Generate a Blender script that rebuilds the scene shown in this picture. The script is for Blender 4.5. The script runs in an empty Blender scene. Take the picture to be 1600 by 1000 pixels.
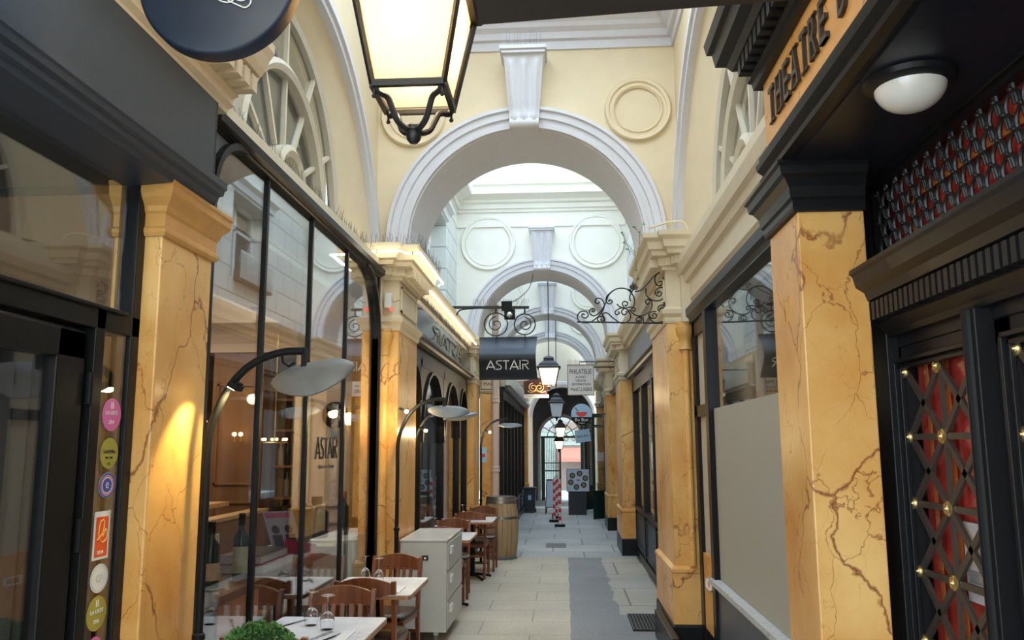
import bpy, math, random
from mathutils import Vector, Matrix
PI = math.pi
SC = bpy.context.scene
COL = SC.collection
random.seed(7)
# ---------------------------------------------------------------- camera, sky, exposure
cam_d = bpy.data.cameras.new('camera'); cam = bpy.data.objects.new('camera', cam_d); COL.objects.link(cam)
cam_d.sensor_width = 36.0; cam_d.lens = 36.0*1300/1600; cam_d.clip_start = 0.05; cam_d.clip_end = 200
fwd = Vector((-0.060046, 0.986887, 0.149828)).normalized()
rgt = fwd.cross(Vector((0, 0, 1))).normalized(); up = rgt.cross(fwd)
roll = 0.004
r2 = rgt*math.cos(roll) + up*math.sin(-roll); u2 = up*math.cos(roll) + rgt*math.sin(roll)
cam.matrix_world = Matrix(((r2.x, u2.x, -fwd.x, 0), (r2.y, u2.y, -fwd.y, 0), (r2.z, u2.z, -fwd.z, 1.70), (0, 0, 0, 1)))
SC.camera = cam
SC.view_settings.view_transform = 'Standard'; SC.view_settings.look = 'None'
SC.view_settings.gamma = 1.0; SC.view_settings.use_curve_mapping = False
SC.view_settings.exposure = 0.30
W = bpy.data.worlds.new('sky'); SC.world = W; W.use_nodes = True
W.node_tree.nodes['Background'].inputs[0].default_value = (0.70, 0.85, 1.0, 1)
W.node_tree.nodes['Background'].inputs[1].default_value = 5.6

def lamp(name, kind, loc, energy, color, size=0.1, target=None, spot=60, blend=0.5):
    d = bpy.data.lights.new(name, kind); d.energy = energy; d.color = color
    if kind == 'AREA': d.size = size
    else: d.shadow_soft_size = size
    if kind == 'SPOT': d.spot_size = math.radians(spot); d.spot_blend = blend
    o = bpy.data.objects.new(name, d); COL.objects.link(o); o.location = loc
    if target is not None:
        o.rotation_euler = (Vector(target)-Vector(loc)).to_track_quat('-Z', 'Y').to_euler()
    return o

lamp('rear_fill_light', 'AREA', (-.5, -1.4, 3.6), 18, (1, .90, .74), 1.4, (-.2, 3.5, 2.2))  # unseen fill light added behind the camera to brighten the foreground
# ---------------------------------------------------------------- materials
MATS = {}
def new_mat(name):
    m = bpy.data.materials.new(name); m.use_nodes = True
    b = m.node_tree.nodes['Principled BSDF']; MATS[name] = m
    return m, m.node_tree.nodes, m.node_tree.links, b
def plain(name, col, rough=0.5, metal=0.0, bump=0.0, scale=20, var=0.0, coat=0.0, spec=0.5):
    if name in MATS: return MATS[name]
    m, N, L, b = new_mat(name)
    b.inputs['Base Color'].default_value = (*col, 1); b.inputs['Roughness'].default_value = rough
    b.inputs['Metallic'].default_value = metal; b.inputs['Coat Weight'].default_value = coat
    b.inputs['Specular IOR Level'].default_value = spec
    if bump or var:
        tc = N.new('ShaderNodeTexCoord'); n = N.new('ShaderNodeTexNoise'); n.inputs['Scale'].default_value = scale
        n.inputs['Detail'].default_value = 6; L.new(tc.outputs['Object'], n.inputs['Vector'])
        if bump:
            bp = N.new('ShaderNodeBump'); bp.inputs['Strength'].default_value = bump; bp.inputs['Distance'].default_value = 0.01
            L.new(n.outputs['Fac'], bp.inputs['Height']); L.new(bp.outputs[0], b.inputs['Normal'])
        if var:
            mx = N.new('ShaderNodeMix'); mx.data_type = 'RGBA'
            mx.inputs[6].default_value = tuple(c*(1-var) for c in col)+(1,); mx.inputs[7].default_value = tuple(min(1, c*(1+var)) for c in col)+(1,)
            L.new(n.outputs['Fac'], mx.inputs[0]); L.new(mx.outputs[2], b.inputs['Base Color'])
    return m
def emit(name, col, st):
    if name in MATS: return MATS[name]
    m, N, L, b = new_mat(name)
    b.inputs['Base Color'].default_value = (*col, 1); b.inputs['Emission Color'].default_value = (*col, 1)
    b.inputs['Emission Strength'].default_value = st
    return m
def marble(name, c1, c2, vein, scale=1.0):
    m, N, L, b = new_mat(name)
    g = N.new('ShaderNodeNewGeometry')
    n1 = N.new('ShaderNodeTexNoise'); n1.inputs['Scale'].default_value = 1.7*scale; n1.inputs['Detail'].default_value = 8
    n1.inputs['Roughness'].default_value = .6
    L.new(g.outputs['Position'], n1.inputs['Vector'])
    base = N.new('ShaderNodeValToRGB'); base.color_ramp.elements[0].position = .34; base.color_ramp.elements[1].position = .66
    base.color_ramp.elements[0].color = (*c1, 1); base.color_ramp.elements[1].color = (*c2, 1)
    L.new(n1.outputs['Fac'], base.inputs[0])
    # warped coordinates for the veins
    n2 = N.new('ShaderNodeTexNoise'); n2.inputs['Scale'].default_value = 3.5*scale; n2.inputs['Detail'].default_value = 9
    L.new(g.outputs['Position'], n2.inputs['Vector'])
    vm = N.new('ShaderNodeVectorMath'); vm.operation = 'MULTIPLY_ADD'
    vm.inputs[1].default_value = (.34, .34, .34); L.new(n2.outputs['Color'], vm.inputs[0]); L.new(g.outputs['Position'], vm.inputs[2])
    mp = N.new('ShaderNodeMapping'); mp.inputs['Rotation'].default_value = (.6, .5, .3); mp.inputs['Scale'].default_value = (1.1, 1.1, .62)
    L.new(vm.outputs[0], mp.inputs['Vector'])
    cur = base.outputs[0]
    for k, (sc, w, st) in enumerate(((1.35*scale, .0105, 1.0), (2.9*scale, .007, .85), (6.5*scale, .006, .4))):
        v = N.new('ShaderNodeTexVoronoi'); v.feature = 'DISTANCE_TO_EDGE'; v.inputs['Scale'].default_value = sc
        L.new(mp.outputs[0], v.inputs['Vector'])
        r = N.new('ShaderNodeMapRange'); r.inputs[1].default_value = 0; r.inputs[2].default_value = w; r.inputs[3].default_value = st; r.inputs[4].default_value = 0
        L.new(v.outputs['Distance'], r.inputs[0])
        n3 = N.new('ShaderNodeTexNoise'); n3.inputs['Scale'].default_value = 1.6*(k+1); L.new(g.outputs['Position'], n3.inputs['Vector'])
        r3 = N.new('ShaderNodeMapRange'); r3.inputs[1].default_value = .38; r3.inputs[2].default_value = .46; L.new(n3.outputs['Fac'], r3.inputs[0])
        mu = N.new('ShaderNodeMath'); mu.operation = 'MULTIPLY'; L.new(r.outputs[0], mu.inputs[0]); L.new(r3.outputs[0], mu.inputs[1])
        mx = N.new('ShaderNodeMix'); mx.data_type = 'RGBA'; L.new(mu.outputs[0], mx.inputs[0]); L.new(cur, mx.inputs[6]); mx.inputs[7].default_value = (*vein, 1)
        cur = mx.outputs[2]
    L.new(cur, b.inputs['Base Color']); b.inputs['Roughness'].default_value = .33
    return m
def glass(name, tint=(.93, .96, .96), boost=1.0, rough=0.0):
    m, N, L, b = new_mat(name)
    N.remove(b); out = N['Material Output']
    t = N.new('ShaderNodeBsdfTransparent'); t.inputs[0].default_value = (*tint, 1)
    gl = N.new('ShaderNodeBsdfGlossy'); gl.inputs['Roughness'].default_value = rough; gl.inputs[0].default_value = (1, 1, 1, 1)
    # Schlick reflectance, the same for a face met from either side
    g = N.new('ShaderNodeNewGeometry'); dt = N.new('ShaderNodeVectorMath'); dt.operation = 'DOT_PRODUCT'
    L.new(g.outputs['Normal'], dt.inputs[0]); L.new(g.outputs['Incoming'], dt.inputs[1])
    def mth(op, *a):
        k = N.new('ShaderNodeMath'); k.operation = op
        for i, x in enumerate(a):
            if isinstance(x, (int, float)): k.inputs[i].default_value = x
            else: L.new(x, k.inputs[i])
        return k.outputs[0]
    one = mth('SUBTRACT', 1.0, mth('ABSOLUTE', dt.outputs['Value']))
    f_ = mth('ADD', .04*boost, mth('MULTIPLY', mth('POWER', one, 5.0), .96*boost))
    mu = N.new('ShaderNodeMath'); mu.operation = 'MULTIPLY'; mu.use_clamp = True; mu.inputs[1].default_value = 1.0
    L.new(f_, mu.inputs[0])
    ms = N.new('ShaderNodeMixShader'); L.new(mu.outputs[0], ms.inputs[0]); L.new(t.outputs[0], ms.inputs[1]); L.new(gl.outputs[0], ms.inputs[2])
    L.new(ms.outputs[0], out.inputs[0])
    return m
def leafy(name, c1, c2):
    m, N, L, b = new_mat(name)
    g = N.new('ShaderNodeNewGeometry'); r = N.new('ShaderNodeValToRGB'); r.color_ramp.elements[0].color = (*c1, 1); r.color_ramp.elements[1].color = (*c2, 1)
    L.new(g.outputs['Random Per Island'], r.inputs[0]); L.new(r.outputs[0], b.inputs['Base Color']); b.inputs['Roughness'].default_value = .4
    return m
def clear_glass(name):
    m, N, L, b = new_mat(name)
    b.inputs['Transmission Weight'].default_value = 1; b.inputs['Roughness'].default_value = 0; b.inputs['IOR'].default_value = 1.45; b.inputs['Base Color'].default_value = (.97, .98, 1, 1)
    return m
def opal(name, col):
    m, N, L, b = new_mat(name); N.remove(b); out = N['Material Output']
    t = N.new('ShaderNodeBsdfTranslucent'); t.inputs[0].default_value = (*col, 1)
    d = N.new('ShaderNodeBsdfDiffuse'); d.inputs[0].default_value = (.8, .76, .66, 1)
    ms = N.new('ShaderNodeMixShader'); ms.inputs[0].default_value = .25; L.new(t.outputs[0], ms.inputs[1]); L.new(d.outputs[0], ms.inputs[2]); L.new(ms.outputs[0], out.inputs[0])
    return m
def wood(name, c1, c2, rough=.4, sc=(30, 30, 2)):
    m, N, L, b = new_mat(name)
    tc = N.new('ShaderNodeTexCoord'); mp = N.new('ShaderNodeMapping'); mp.inputs['Scale'].default_value = sc
    n = N.new('ShaderNodeTexNoise'); n.inputs['Scale'].default_value = 1; n.inputs['Detail'].default_value = 5
    L.new(tc.outputs['Object'], mp.inputs[0]); L.new(mp.outputs[0], n.inputs['Vector'])
    r = N.new('ShaderNodeValToRGB'); r.color_ramp.elements[0].position = .35; r.color_ramp.elements[1].position = .65
    r.color_ramp.elements[0].color = (*c1, 1); r.color_ramp.elements[1].color = (*c2, 1)
    L.new(n.outputs['Fac'], r.inputs[0]); L.new(r.outputs[0], b.inputs['Base Color']); b.inputs['Roughness'].default_value = rough
    return m
def blocks(name, col, mort, bw, rh, msize, rot, bump=.5, rough=.7):
    m, N, L, b = new_mat(name)
    g = N.new('ShaderNodeNewGeometry'); sx = N.new('ShaderNodeSeparateXYZ'); L.new(g.outputs['Position'], sx.inputs[0])
    cx = N.new('ShaderNodeCombineXYZ'); L.new(sx.outputs[rot[0]], cx.inputs[0]); L.new(sx.outputs[rot[1]], cx.inputs[1])
    br = N.new('ShaderNodeTexBrick'); br.inputs['Scale'].default_value = 1; br.inputs['Brick Width'].default_value = bw
    br.inputs['Row Height'].default_value = rh; br.inputs['Mortar Size'].default_value = msize; br.inputs['Mortar Smooth'].default_value = .3
    br.inputs['Color1'].default_value = (*col, 1); br.inputs['Color2'].default_value = (*[c*.96 for c in col], 1); br.inputs['Mortar'].default_value = (*mort, 1)
    L.new(cx.outputs[0], br.inputs['Vector']); L.new(br.outputs['Color'], b.inputs['Base Color'])
    bp = N.new('ShaderNodeBump'); bp.invert = True; bp.inputs['Strength'].default_value = bump; bp.inputs['Distance'].default_value = .02
    L.new(br.outputs['Fac'], bp.inputs['Height']); L.new(bp.outputs[0], b.inputs['Normal']); b.inputs['Roughness'].default_value = rough
    return m

cream = plain('cream_paint', (.75, .615, .405), .6, bump=.25, scale=6, var=.07)
cream_trim = plain('cream_stone', (.70, .59, .41), .55, bump=.2, scale=12, var=.05)  # slightly duller cream for mouldings, imposts and ledges
pale = plain('pale_paint', (.82, .78, .68), .6, bump=.2, scale=6, var=.05)
lilac = plain('grey_white_moulding', (.66, .64, .66), .5, bump=.2, scale=14, var=.05)
rust_stone = blocks('rusticated_paint', (.78, .78, .72), (.42, .43, .42), .62, .34, .012, (1, 2))
gold = marble('ochre_marble', (.66, .29, .055), (.85, .53, .19), (.24, .062, .015))
goldcap = plain('ochre_stone', (.66, .36, .10), .4, bump=.15, scale=14, var=.16)
black = plain('black_gloss_paint', (.011, .011, .012), .34, bump=.06, scale=25, spec=.18)
blackm = plain('black_matt_metal', (.010, .011, .012), .5, spec=.15)
navy = plain('dark_slate_paint', (.044, .057, .078), .42, bump=.05, scale=20, var=.1, spec=.35)
navygloss = plain('dark_gloss_fascia', (.02, .024, .03), .12, spec=.25)
greyp = plain('grey_paint', (.13, .14, .15), .45)
pane = glass('window_glass', (.94, .955, .955), 1.7)
pane_dark = glass('smoked_window_glass', (.75, .78, .79), .95)
iron = plain('wrought_iron', (.012, .012, .014), .45)
spike = plain('spike_wire', (.16, .15, .14), .4, .6)
brass = plain('brass', (.62, .47, .2), .3, .9)
white = plain('white_paint', (.8, .8, .8), .5)

# ---------------------------------------------------------------- mesh helpers
class MB:
    def __init__(s): s.v = []; s.f = []
    def add(s, vs, fs):
        k = len(s.v); s.v += [tuple(v) for v in vs]; s.f += [tuple(i+k for i in f) for f in fs]; return s
    def box(s, x0, x1, y0, y1, z0, z1):
        return s.add([(x0,y0,z0),(x1,y0,z0),(x1,y1,z0),(x0,y1,z0),(x0,y0,z1),(x1,y0,z1),(x1,y1,z1),(x0,y1,z1)],
                     [(0,3,2,1),(4,5,6,7),(0,1,5,4),(1,2,6,5),(2,3,7,6),(3,0,4,7)])
    def obox(s, c, a, b, d):           # centre and three half-axis vectors
        c, a, b, d = map(Vector, (c, a, b, d)); vs = []
        for k in (-1, 1):
            for i, j in ((-1,-1),(1,-1),(1,1),(-1,1)): vs.append(c+a*i+b*j+d*k)
        return s.add(vs, [(0,3,2,1),(4,5,6,7),(0,1,5,4),(1,2,6,5),(2,3,7,6),(3,0,4,7)])
    def bar(s, p, q, w, h, upv=(0,0,1)):
        p, q = Vector(p), Vector(q); d = q-p; u = Vector(upv); sd = d.cross(u).normalized(); u = sd.cross(d).normalized()
        return s.obox((p+q)/2, sd*w/2, u*h/2, d/2)
    def loft(s, rings, closed=True, loop=False, cap=True):
        n = len(rings[0]); k = len(s.v); m = len(rings)
        for r in rings: s.v += [tuple(p) for p in r]
        for i in range(m if loop else m-1):
            a = k+i*n; b = k+((i+1) % m)*n
            for j in range(n if closed else n-1):
                j2 = (j+1) % n; s.f.append((a+j, a+j2, b+j2, b+j))
        if cap and closed and not loop:
            s.f.append(tuple(k+j for j in range(n))[::-1]); s.f.append(tuple(k+(m-1)*n+j for j in range(n)))
        return s
    def tube(s, pts, r, n=8, r2=None, cap=True):
        pts = [Vector(p) for p in pts]; m = len(pts); rings = []; nrm = None
        for i, p in enumerate(pts):
            d = (pts[min(i+1, m-1)]-pts[max(i-1, 0)]).normalized()
            if nrm is None:
                nrm = d.cross(Vector((0,0,1)));
                if nrm.length < .05: nrm = d.cross(Vector((0,1,0)))
                nrm.normalize()
            nrm = (nrm-d*nrm.dot(d)).normalized(); bn = d.cross(nrm)
            rr = r if r2 is None else r+(r2-r)*i/(m-1)
            rings.append([p+nrm*math.cos(2*PI*j/n)*rr+bn*math.sin(2*PI*j/n)*rr for j in range(n)])
        return s.loft(rings, True, False, cap)
    def lathe(s, prof, c=(0,0,0), n=24, axis='z', sx=1, sy=1):
        rings = []
        for r, z in prof:
            ring = []
            for j in range(n):
                a = 2*PI*j/n; x, y = math.cos(a)*r*sx, math.sin(a)*r*sy
                if axis == 'z': p = (c[0]+x, c[1]+y, c[2]+z)
                elif axis == 'y': p = (c[0]+x, c[1]+z, c[2]-y)
                else: p = (c[0]+z, c[1]+x, c[2]+y)
                ring.append(p)
            rings.append(ring)
        return s.loft(rings)
    def ball(s, c, r, n=12, sz=1.0):
        return s.lathe([(max(1e-4, math.sin(PI*i/(n//2)))*r, -math.cos(PI*i/(n//2))*r*sz) for i in range(n//2+1)], c, n)
    def prism(s, poly, fn0, fn1):      # two mapping functions of a 2D polygon
        a = [fn0(*p) for p in poly]; b = [fn1(*p) for p in poly]
        return s.loft([a, b])
    def mould(s, path, prof, closed=False):  # path of (x,y); prof of (offset to the right of travel, z)
        n = len(path); rings = []
        P = [Vector(p) for p in path]
        for i in range(n):
            if closed: d0 = (P[i]-P[i-1]).normalized(); d1 = (P[(i+1) % n]-P[i]).normalized()
            else:
                d1 = (P[min(i+1, n-1)]-P[min(i, n-2)]).normalized(); d0 = (P[max(i, 1)]-P[max(i-1, 0)]).normalized()
            n0 = Vector((d0.y, -d0.x)); n1 = Vector((d1.y, -d1.x)); m = (n0+n1).normalized(); k = 1/max(.3, m.dot(n0))
            rings.append([(P[i].x+m.x*o*k, P[i].y+m.y*o*k, z) for o, z in prof])
        return s.loft(rings, True, closed)
    def dentils(s, path, o0, o1, z0, z1, pitch, fill=.55):
        for i in range(len(path)-1):
            a, b = Vector(path[i]), Vector(path[i+1]); d = b-a; Ln = d.length; d.normalize(); nn = Vector((d.y, -d.x))
            k = max(1, int(Ln/pitch))
            for j in range(k):
                c = a+d*((j+.5)*Ln/k)+nn*(o0+o1)/2
                s.obox((c.x, c.y, (z0+z1)/2), (d.x*pitch*fill/2, d.y*pitch*fill/2, 0), (nn.x*(o1-o0)/2, nn.y*(o1-o0)/2, 0), (0, 0, (z1-z0)/2))
        return s
ORG = {}
def link(name, mb, m, parent=None, smooth=False, bevel=0.0, origin=None):
    if parent is not None: og = ORG.get(parent.name, Vector((0,0,0)))
    elif origin is not None: og = Vector(origin)
    else:
        xs = [v[0] for v in mb.v]; ys = [v[1] for v in mb.v]; zs = [v[2] for v in mb.v]
        og = Vector(((min(xs)+max(xs))/2, (min(ys)+max(ys))/2, min(zs)))
    me = bpy.data.meshes.new(name)
    me.from_pydata([(v[0]-og.x, v[1]-og.y, v[2]-og.z) for v in mb.v], [], mb.f); me.validate(); me.update()
    import bmesh
    b = bmesh.new(); b.from_mesh(me); bmesh.ops.recalc_face_normals(b, faces=b.faces); b.to_mesh(me); b.free()
    me.materials.append(m)
    if smooth:
        for p in me.polygons: p.use_smooth = True
        try: me.set_sharp_from_angle(angle=math.radians(40))
        except Exception: pass
    o = bpy.data.objects.new(name, me); COL.objects.link(o)
    if parent is not None: o.parent = parent
    else: o.location = og
    ORG[o.name] = og
    if bevel:
        md = o.modifiers.new('bevel', 'BEVEL'); md.width = bevel; md.segments = 2; md.limit_method = 'ANGLE'; md.angle_limit = math.radians(40)
    return o
def tag(o, label, cat, group=None, kind=None):
    o['label'] = label; o['category'] = cat
    if group: o['group'] = group
    if kind: o['kind'] = kind
    return o
def thing(name, label, cat, loc=(0,0,0), group=None, rz=0.0, local=False):
    o = bpy.data.objects.new(name, None); COL.objects.link(o); o.location = loc; o.rotation_euler = (0, 0, rz)
    o.empty_display_size = .1; tag(o, label, cat, group)
    ORG[o.name] = Vector((0,0,0)) if local else Vector(loc)
    return o
def struct(name, mb, m, parent=None, **k):
    o = link(name, mb, m, parent, **k)
    if parent is None: o['kind'] = 'structure'
    return o
def dup(root, loc, rz=0.0, label=None, group=None):
    r = root.copy(); COL.objects.link(r); r.location = loc; r.rotation_euler = (0, 0, rz)
    if label: r['label'] = label
    if group: r['group'] = group
    for ch in list(root.children):
        c = ch.copy(); COL.objects.link(c); c.parent = r
        for g in list(ch.children):
            d = g.copy(); COL.objects.link(d); d.parent = c
    return r
def text_mb(body, o, u, v, w, h, depth=.004, keep=False, shear=0, mirror=False):
    # lettering laid from corner o along u (width w) and v (height h)
    cu = bpy.data.curves.new('t', 'FONT'); cu.body = body; cu.extrude = .02; cu.align_x = 'LEFT'; cu.resolution_u = 3
    ob = bpy.data.objects.new('t', cu); me = bpy.data.meshes.new_from_object(ob)
    xs = [q.co.x for q in me.vertices]; ys = [q.co.y for q in me.vertices]; zs = [q.co.z for q in me.vertices]
    x0, x1, y0, y1, z0, z1 = min(xs), max(xs), min(ys), max(ys), min(zs), max(zs)
    o, u, v = Vector(o), Vector(u).normalized(), Vector(v).normalized(); n = u.cross(v)
    mb = MB(); vs = []
    for q in me.vertices:
        a = (q.co.x-x0)/(x1-x0); b_ = (q.co.y-y0)/(y1-y0); c = (q.co.z-z0)/(z1-z0)
        vs.append(o+u*(a*w)+v*(b_*h)+n*(c*depth))
    mb.add(vs, [tuple(p.vertices) for p in me.polygons])
    bpy.data.objects.remove(ob); bpy.data.curves.remove(cu); bpy.data.meshes.remove(me)
    return mb
def catmull(P, k=5, closed=False):
    P = [Vector(p) for p in P]; out = []; n = len(P)
    for i in range(n-1 if not closed else n):
        p0 = P[i-1] if (i > 0 or closed) else P[0]*2-P[1]; p1 = P[i]; p2 = P[(i+1) % n]
        p3 = P[(i+2) % n] if (i+2 < n or closed) else P[-1]*2-P[-2]
        for j in range(k):
            t = j/k
            out.append(.5*((2*p1)+(-p0+p2)*t+(2*p0-5*p1+4*p2-p3)*t*t+(-p0+3*p1-3*p2+p3)*t**3))
    if not closed: out.append(P[-1])
    return out
ASTAIR = {  # thin strokes in a unit box, per letter: width, strokes
 'A': (1.0, [[(0,0),(.5,1),(1,0)], [(.3,.26),(1.0,.26)]]),
 'S': (.72, [[(.7,.98),(.25,.98),(.05,.86),(.08,.68),(.3,.55),(.55,.42),(.68,.26),(.62,.08),(.4,.0),(0,.0)]]),
 'T': (.7, [[(0,.97),(.7,.97)], [(.35,0),(.35,.97)]]),
 'I': (.12, [[(.06,0),(.06,1)]]),
 'R': (.8, [[(.06,.55),(.55,.55),(.75,.66),(.78,.78),(.7,.93),(.5,1),(.06,1)], [(.1,0),(.1,.55)], [(.3,.55),(.8,0)]]),
}
def astair_mb(o, u, v, w, h, r=.004):
    o, u, v = Vector(o), Vector(u).normalized(), Vector(v).normalized(); n = u.cross(v)
    gap = .18; word = 'ASTAIR'; tot = sum(ASTAIR[c][0] for c in word)+gap*(len(word)-1); x = 0; mb = MB()
    for c in word:
        wd, st = ASTAIR[c]
        for s_ in st:
            P = [o+u*((x+a)/tot*w)+v*(b*h) for a, b in s_]
            for p, q in zip(P[:-1], P[1:]):
                d = (q-p).normalized(); sd = d.cross(n).normalized()
                mb.obox((p+q)/2, (q-p)/2+d*r*.7, sd*r, n*r*.5)
        x += wd+gap
    return mb
# ================================================================ the setting
def floor_mat():
    m, N, L, b = new_mat('paving')
    g = N.new('ShaderNodeNewGeometry'); sx = N.new('ShaderNodeSeparateXYZ'); L.new(g.outputs['Position'], sx.inputs[0])
    def brick(w, h, c1, c2, mo, ms, ox, oy, noisy=.0):
        mp = N.new('ShaderNodeMapping'); mp.inputs['Location'].default_value = (ox, oy, 0); L.new(g.outputs['Position'], mp.inputs[0])
        br = N.new('ShaderNodeTexBrick'); br.inputs['Scale'].default_value = 1; br.inputs['Brick Width'].default_value = w; br.inputs['Row Height'].default_value = h
        br.inputs['Mortar Size'].default_value = ms; br.inputs['Mortar Smooth'].default_value = .2
        br.inputs['Color1'].default_value = (*c1, 1); br.inputs['Color2'].default_value = (*c2, 1); br.inputs['Mortar'].default_value = (*mo, 1)
        L.new(mp.outputs[0], br.inputs['Vector']); return br
    def math_(op, a, bv):
        k = N.new('ShaderNodeMath'); k.operation = op; k.use_clamp = False
        for i, x in enumerate((a, bv)):
            if hasattr(x, 'links') or hasattr(x, 'is_output'): L.new(x, k.inputs[i])
            else: k.inputs[i].default_value = x
        return k.outputs[0]
    def mix(f, a, c):
        k = N.new('ShaderNodeMix'); k.data_type = 'RGBA'; L.new(f, k.inputs[0])
        for i, x in ((6, a), (7, c)):
            if isinstance(x, tuple): k.inputs[i].default_value = x
            else: L.new(x, k.inputs[i])
        return k.outputs[2]
    nz = N.new('ShaderNodeTexNoise'); nz.inputs['Scale'].default_value = 2.2; nz.inputs['Detail'].default_value = 5; L.new(g.outputs['Position'], nz.inputs['Vector'])
    wob = math_('MULTIPLY', math_('SUBTRACT', nz.outputs['Fac'], .5), .22)
    X = math_('ADD', sx.outputs[0], wob); Y = sx.outputs[1]
    beige = brick(.95, .57, (.54, .48, .375), (.49, .44, .35), (.25, .22, .18), .006, .33, .07)
    far = brick(1.0, .95, (.46, .47, .46), (.36, .38, .38), (.17, .18, .18), .012, .2, .3)
    rt = brick(.8, 1.1, (.40, .38, .34), (.46, .41, .32), (.14, .14, .13), .012, .1, .55)
    tar = (.22, .23, .24, 1)
    # asphalt strip: from x .05 to about .55, flaring to the right wall near the camera
    edge = math_('ADD', .55, math_('MULTIPLY', math_('MAXIMUM', math_('SUBTRACT', 8.9, Y), 0), 1.2))
    c = mix(math_('GREATER_THAN', math_('ADD', sx.outputs[0], math_('MULTIPLY', wob, .25)), .045), beige.outputs['Color'], tar)
    c = mix(math_('GREATER_THAN', math_('ADD', sx.outputs[0], math_('MULTIPLY', wob, .8)), edge), c, rt.outputs['Color'])
    c = mix(math_('GREATER_THAN', Y, 13.25), c, far.outputs['Color'])
    n2 = N.new('ShaderNodeTexNoise'); n2.inputs['Scale'].default_value = 35; n2.inputs['Detail'].default_value = 8; L.new(g.outputs['Position'], n2.inputs['Vector'])
    n4 = N.new('ShaderNodeTexNoise'); n4.inputs['Scale'].default_value = 1.1; n4.inputs['Detail'].default_value = 4; L.new(g.outputs['Position'], n4.inputs['Vector'])
    mr = N.new('ShaderNodeMapRange'); mr.inputs[1].default_value = .3; mr.inputs[2].default_value = .7; mr.inputs[3].default_value = .82; mr.inputs[4].default_value = 1.14; L.new(n2.outputs['Fac'], mr.inputs[0])
    mr2 = N.new('ShaderNodeMapRange'); mr2.inputs[1].default_value = .3; mr2.inputs[2].default_value = .7; mr2.inputs[3].default_value = .85; mr2.inputs[4].default_value = 1.12; L.new(n4.outputs['Fac'], mr2.inputs[0])
    k = N.new('ShaderNodeVectorMath'); k.operation = 'SCALE'; L.new(c, k.inputs[0]); L.new(math_('MULTIPLY', mr.outputs[0], mr2.outputs[0]), k.inputs['Scale'])
    L.new(k.outputs[0], b.inputs['Base Color']); b.inputs['Roughness'].default_value = .5
    bp = N.new('ShaderNodeBump'); bp.inputs['Strength'].default_value = .25; bp.inputs['Distance'].default_value = .01
    L.new(n2.outputs['Fac'], bp.inputs['Height']); L.new(bp.outputs[0], b.inputs['Normal'])
    return m
struct('floor', MB().box(-5.6, 2.6, -7, 38, -.1, 0), floor_mat())

XL, XR = -1.72, 1.08          # lateral wall planes of the bays
ACX, AR = -.325, 1.09          # arch centre and inner radius
def arc_pts(cy, cz, R, a0, a1, n): return [(cy+R*math.cos(a0+(a1-a0)*i/n), cz+R*math.sin(a0+(a1-a0)*i/n)) for i in range(n+1)]
IMP = [(0, 3.20), (.03, 3.20), (.035, 3.225), (.06, 3.235), (.06, 3.30), (.12, 3.31), (.13, 3.345), (.155, 3.36), (.165, 3.42), (.20, 3.45), (.205, 3.49), (0, 3.50)]
NECK = [(0, 2.74), (.012, 2.74), (.02, 2.76), (.02, 2.79), (.045, 2.82), (.05, 2.855), (.02, 2.865), (.012, 2.88), (0, 2.88)]
BASE = [(0, 0), (.03, 0), (.03, .24), (.012, .26), (0, .26)]

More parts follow.
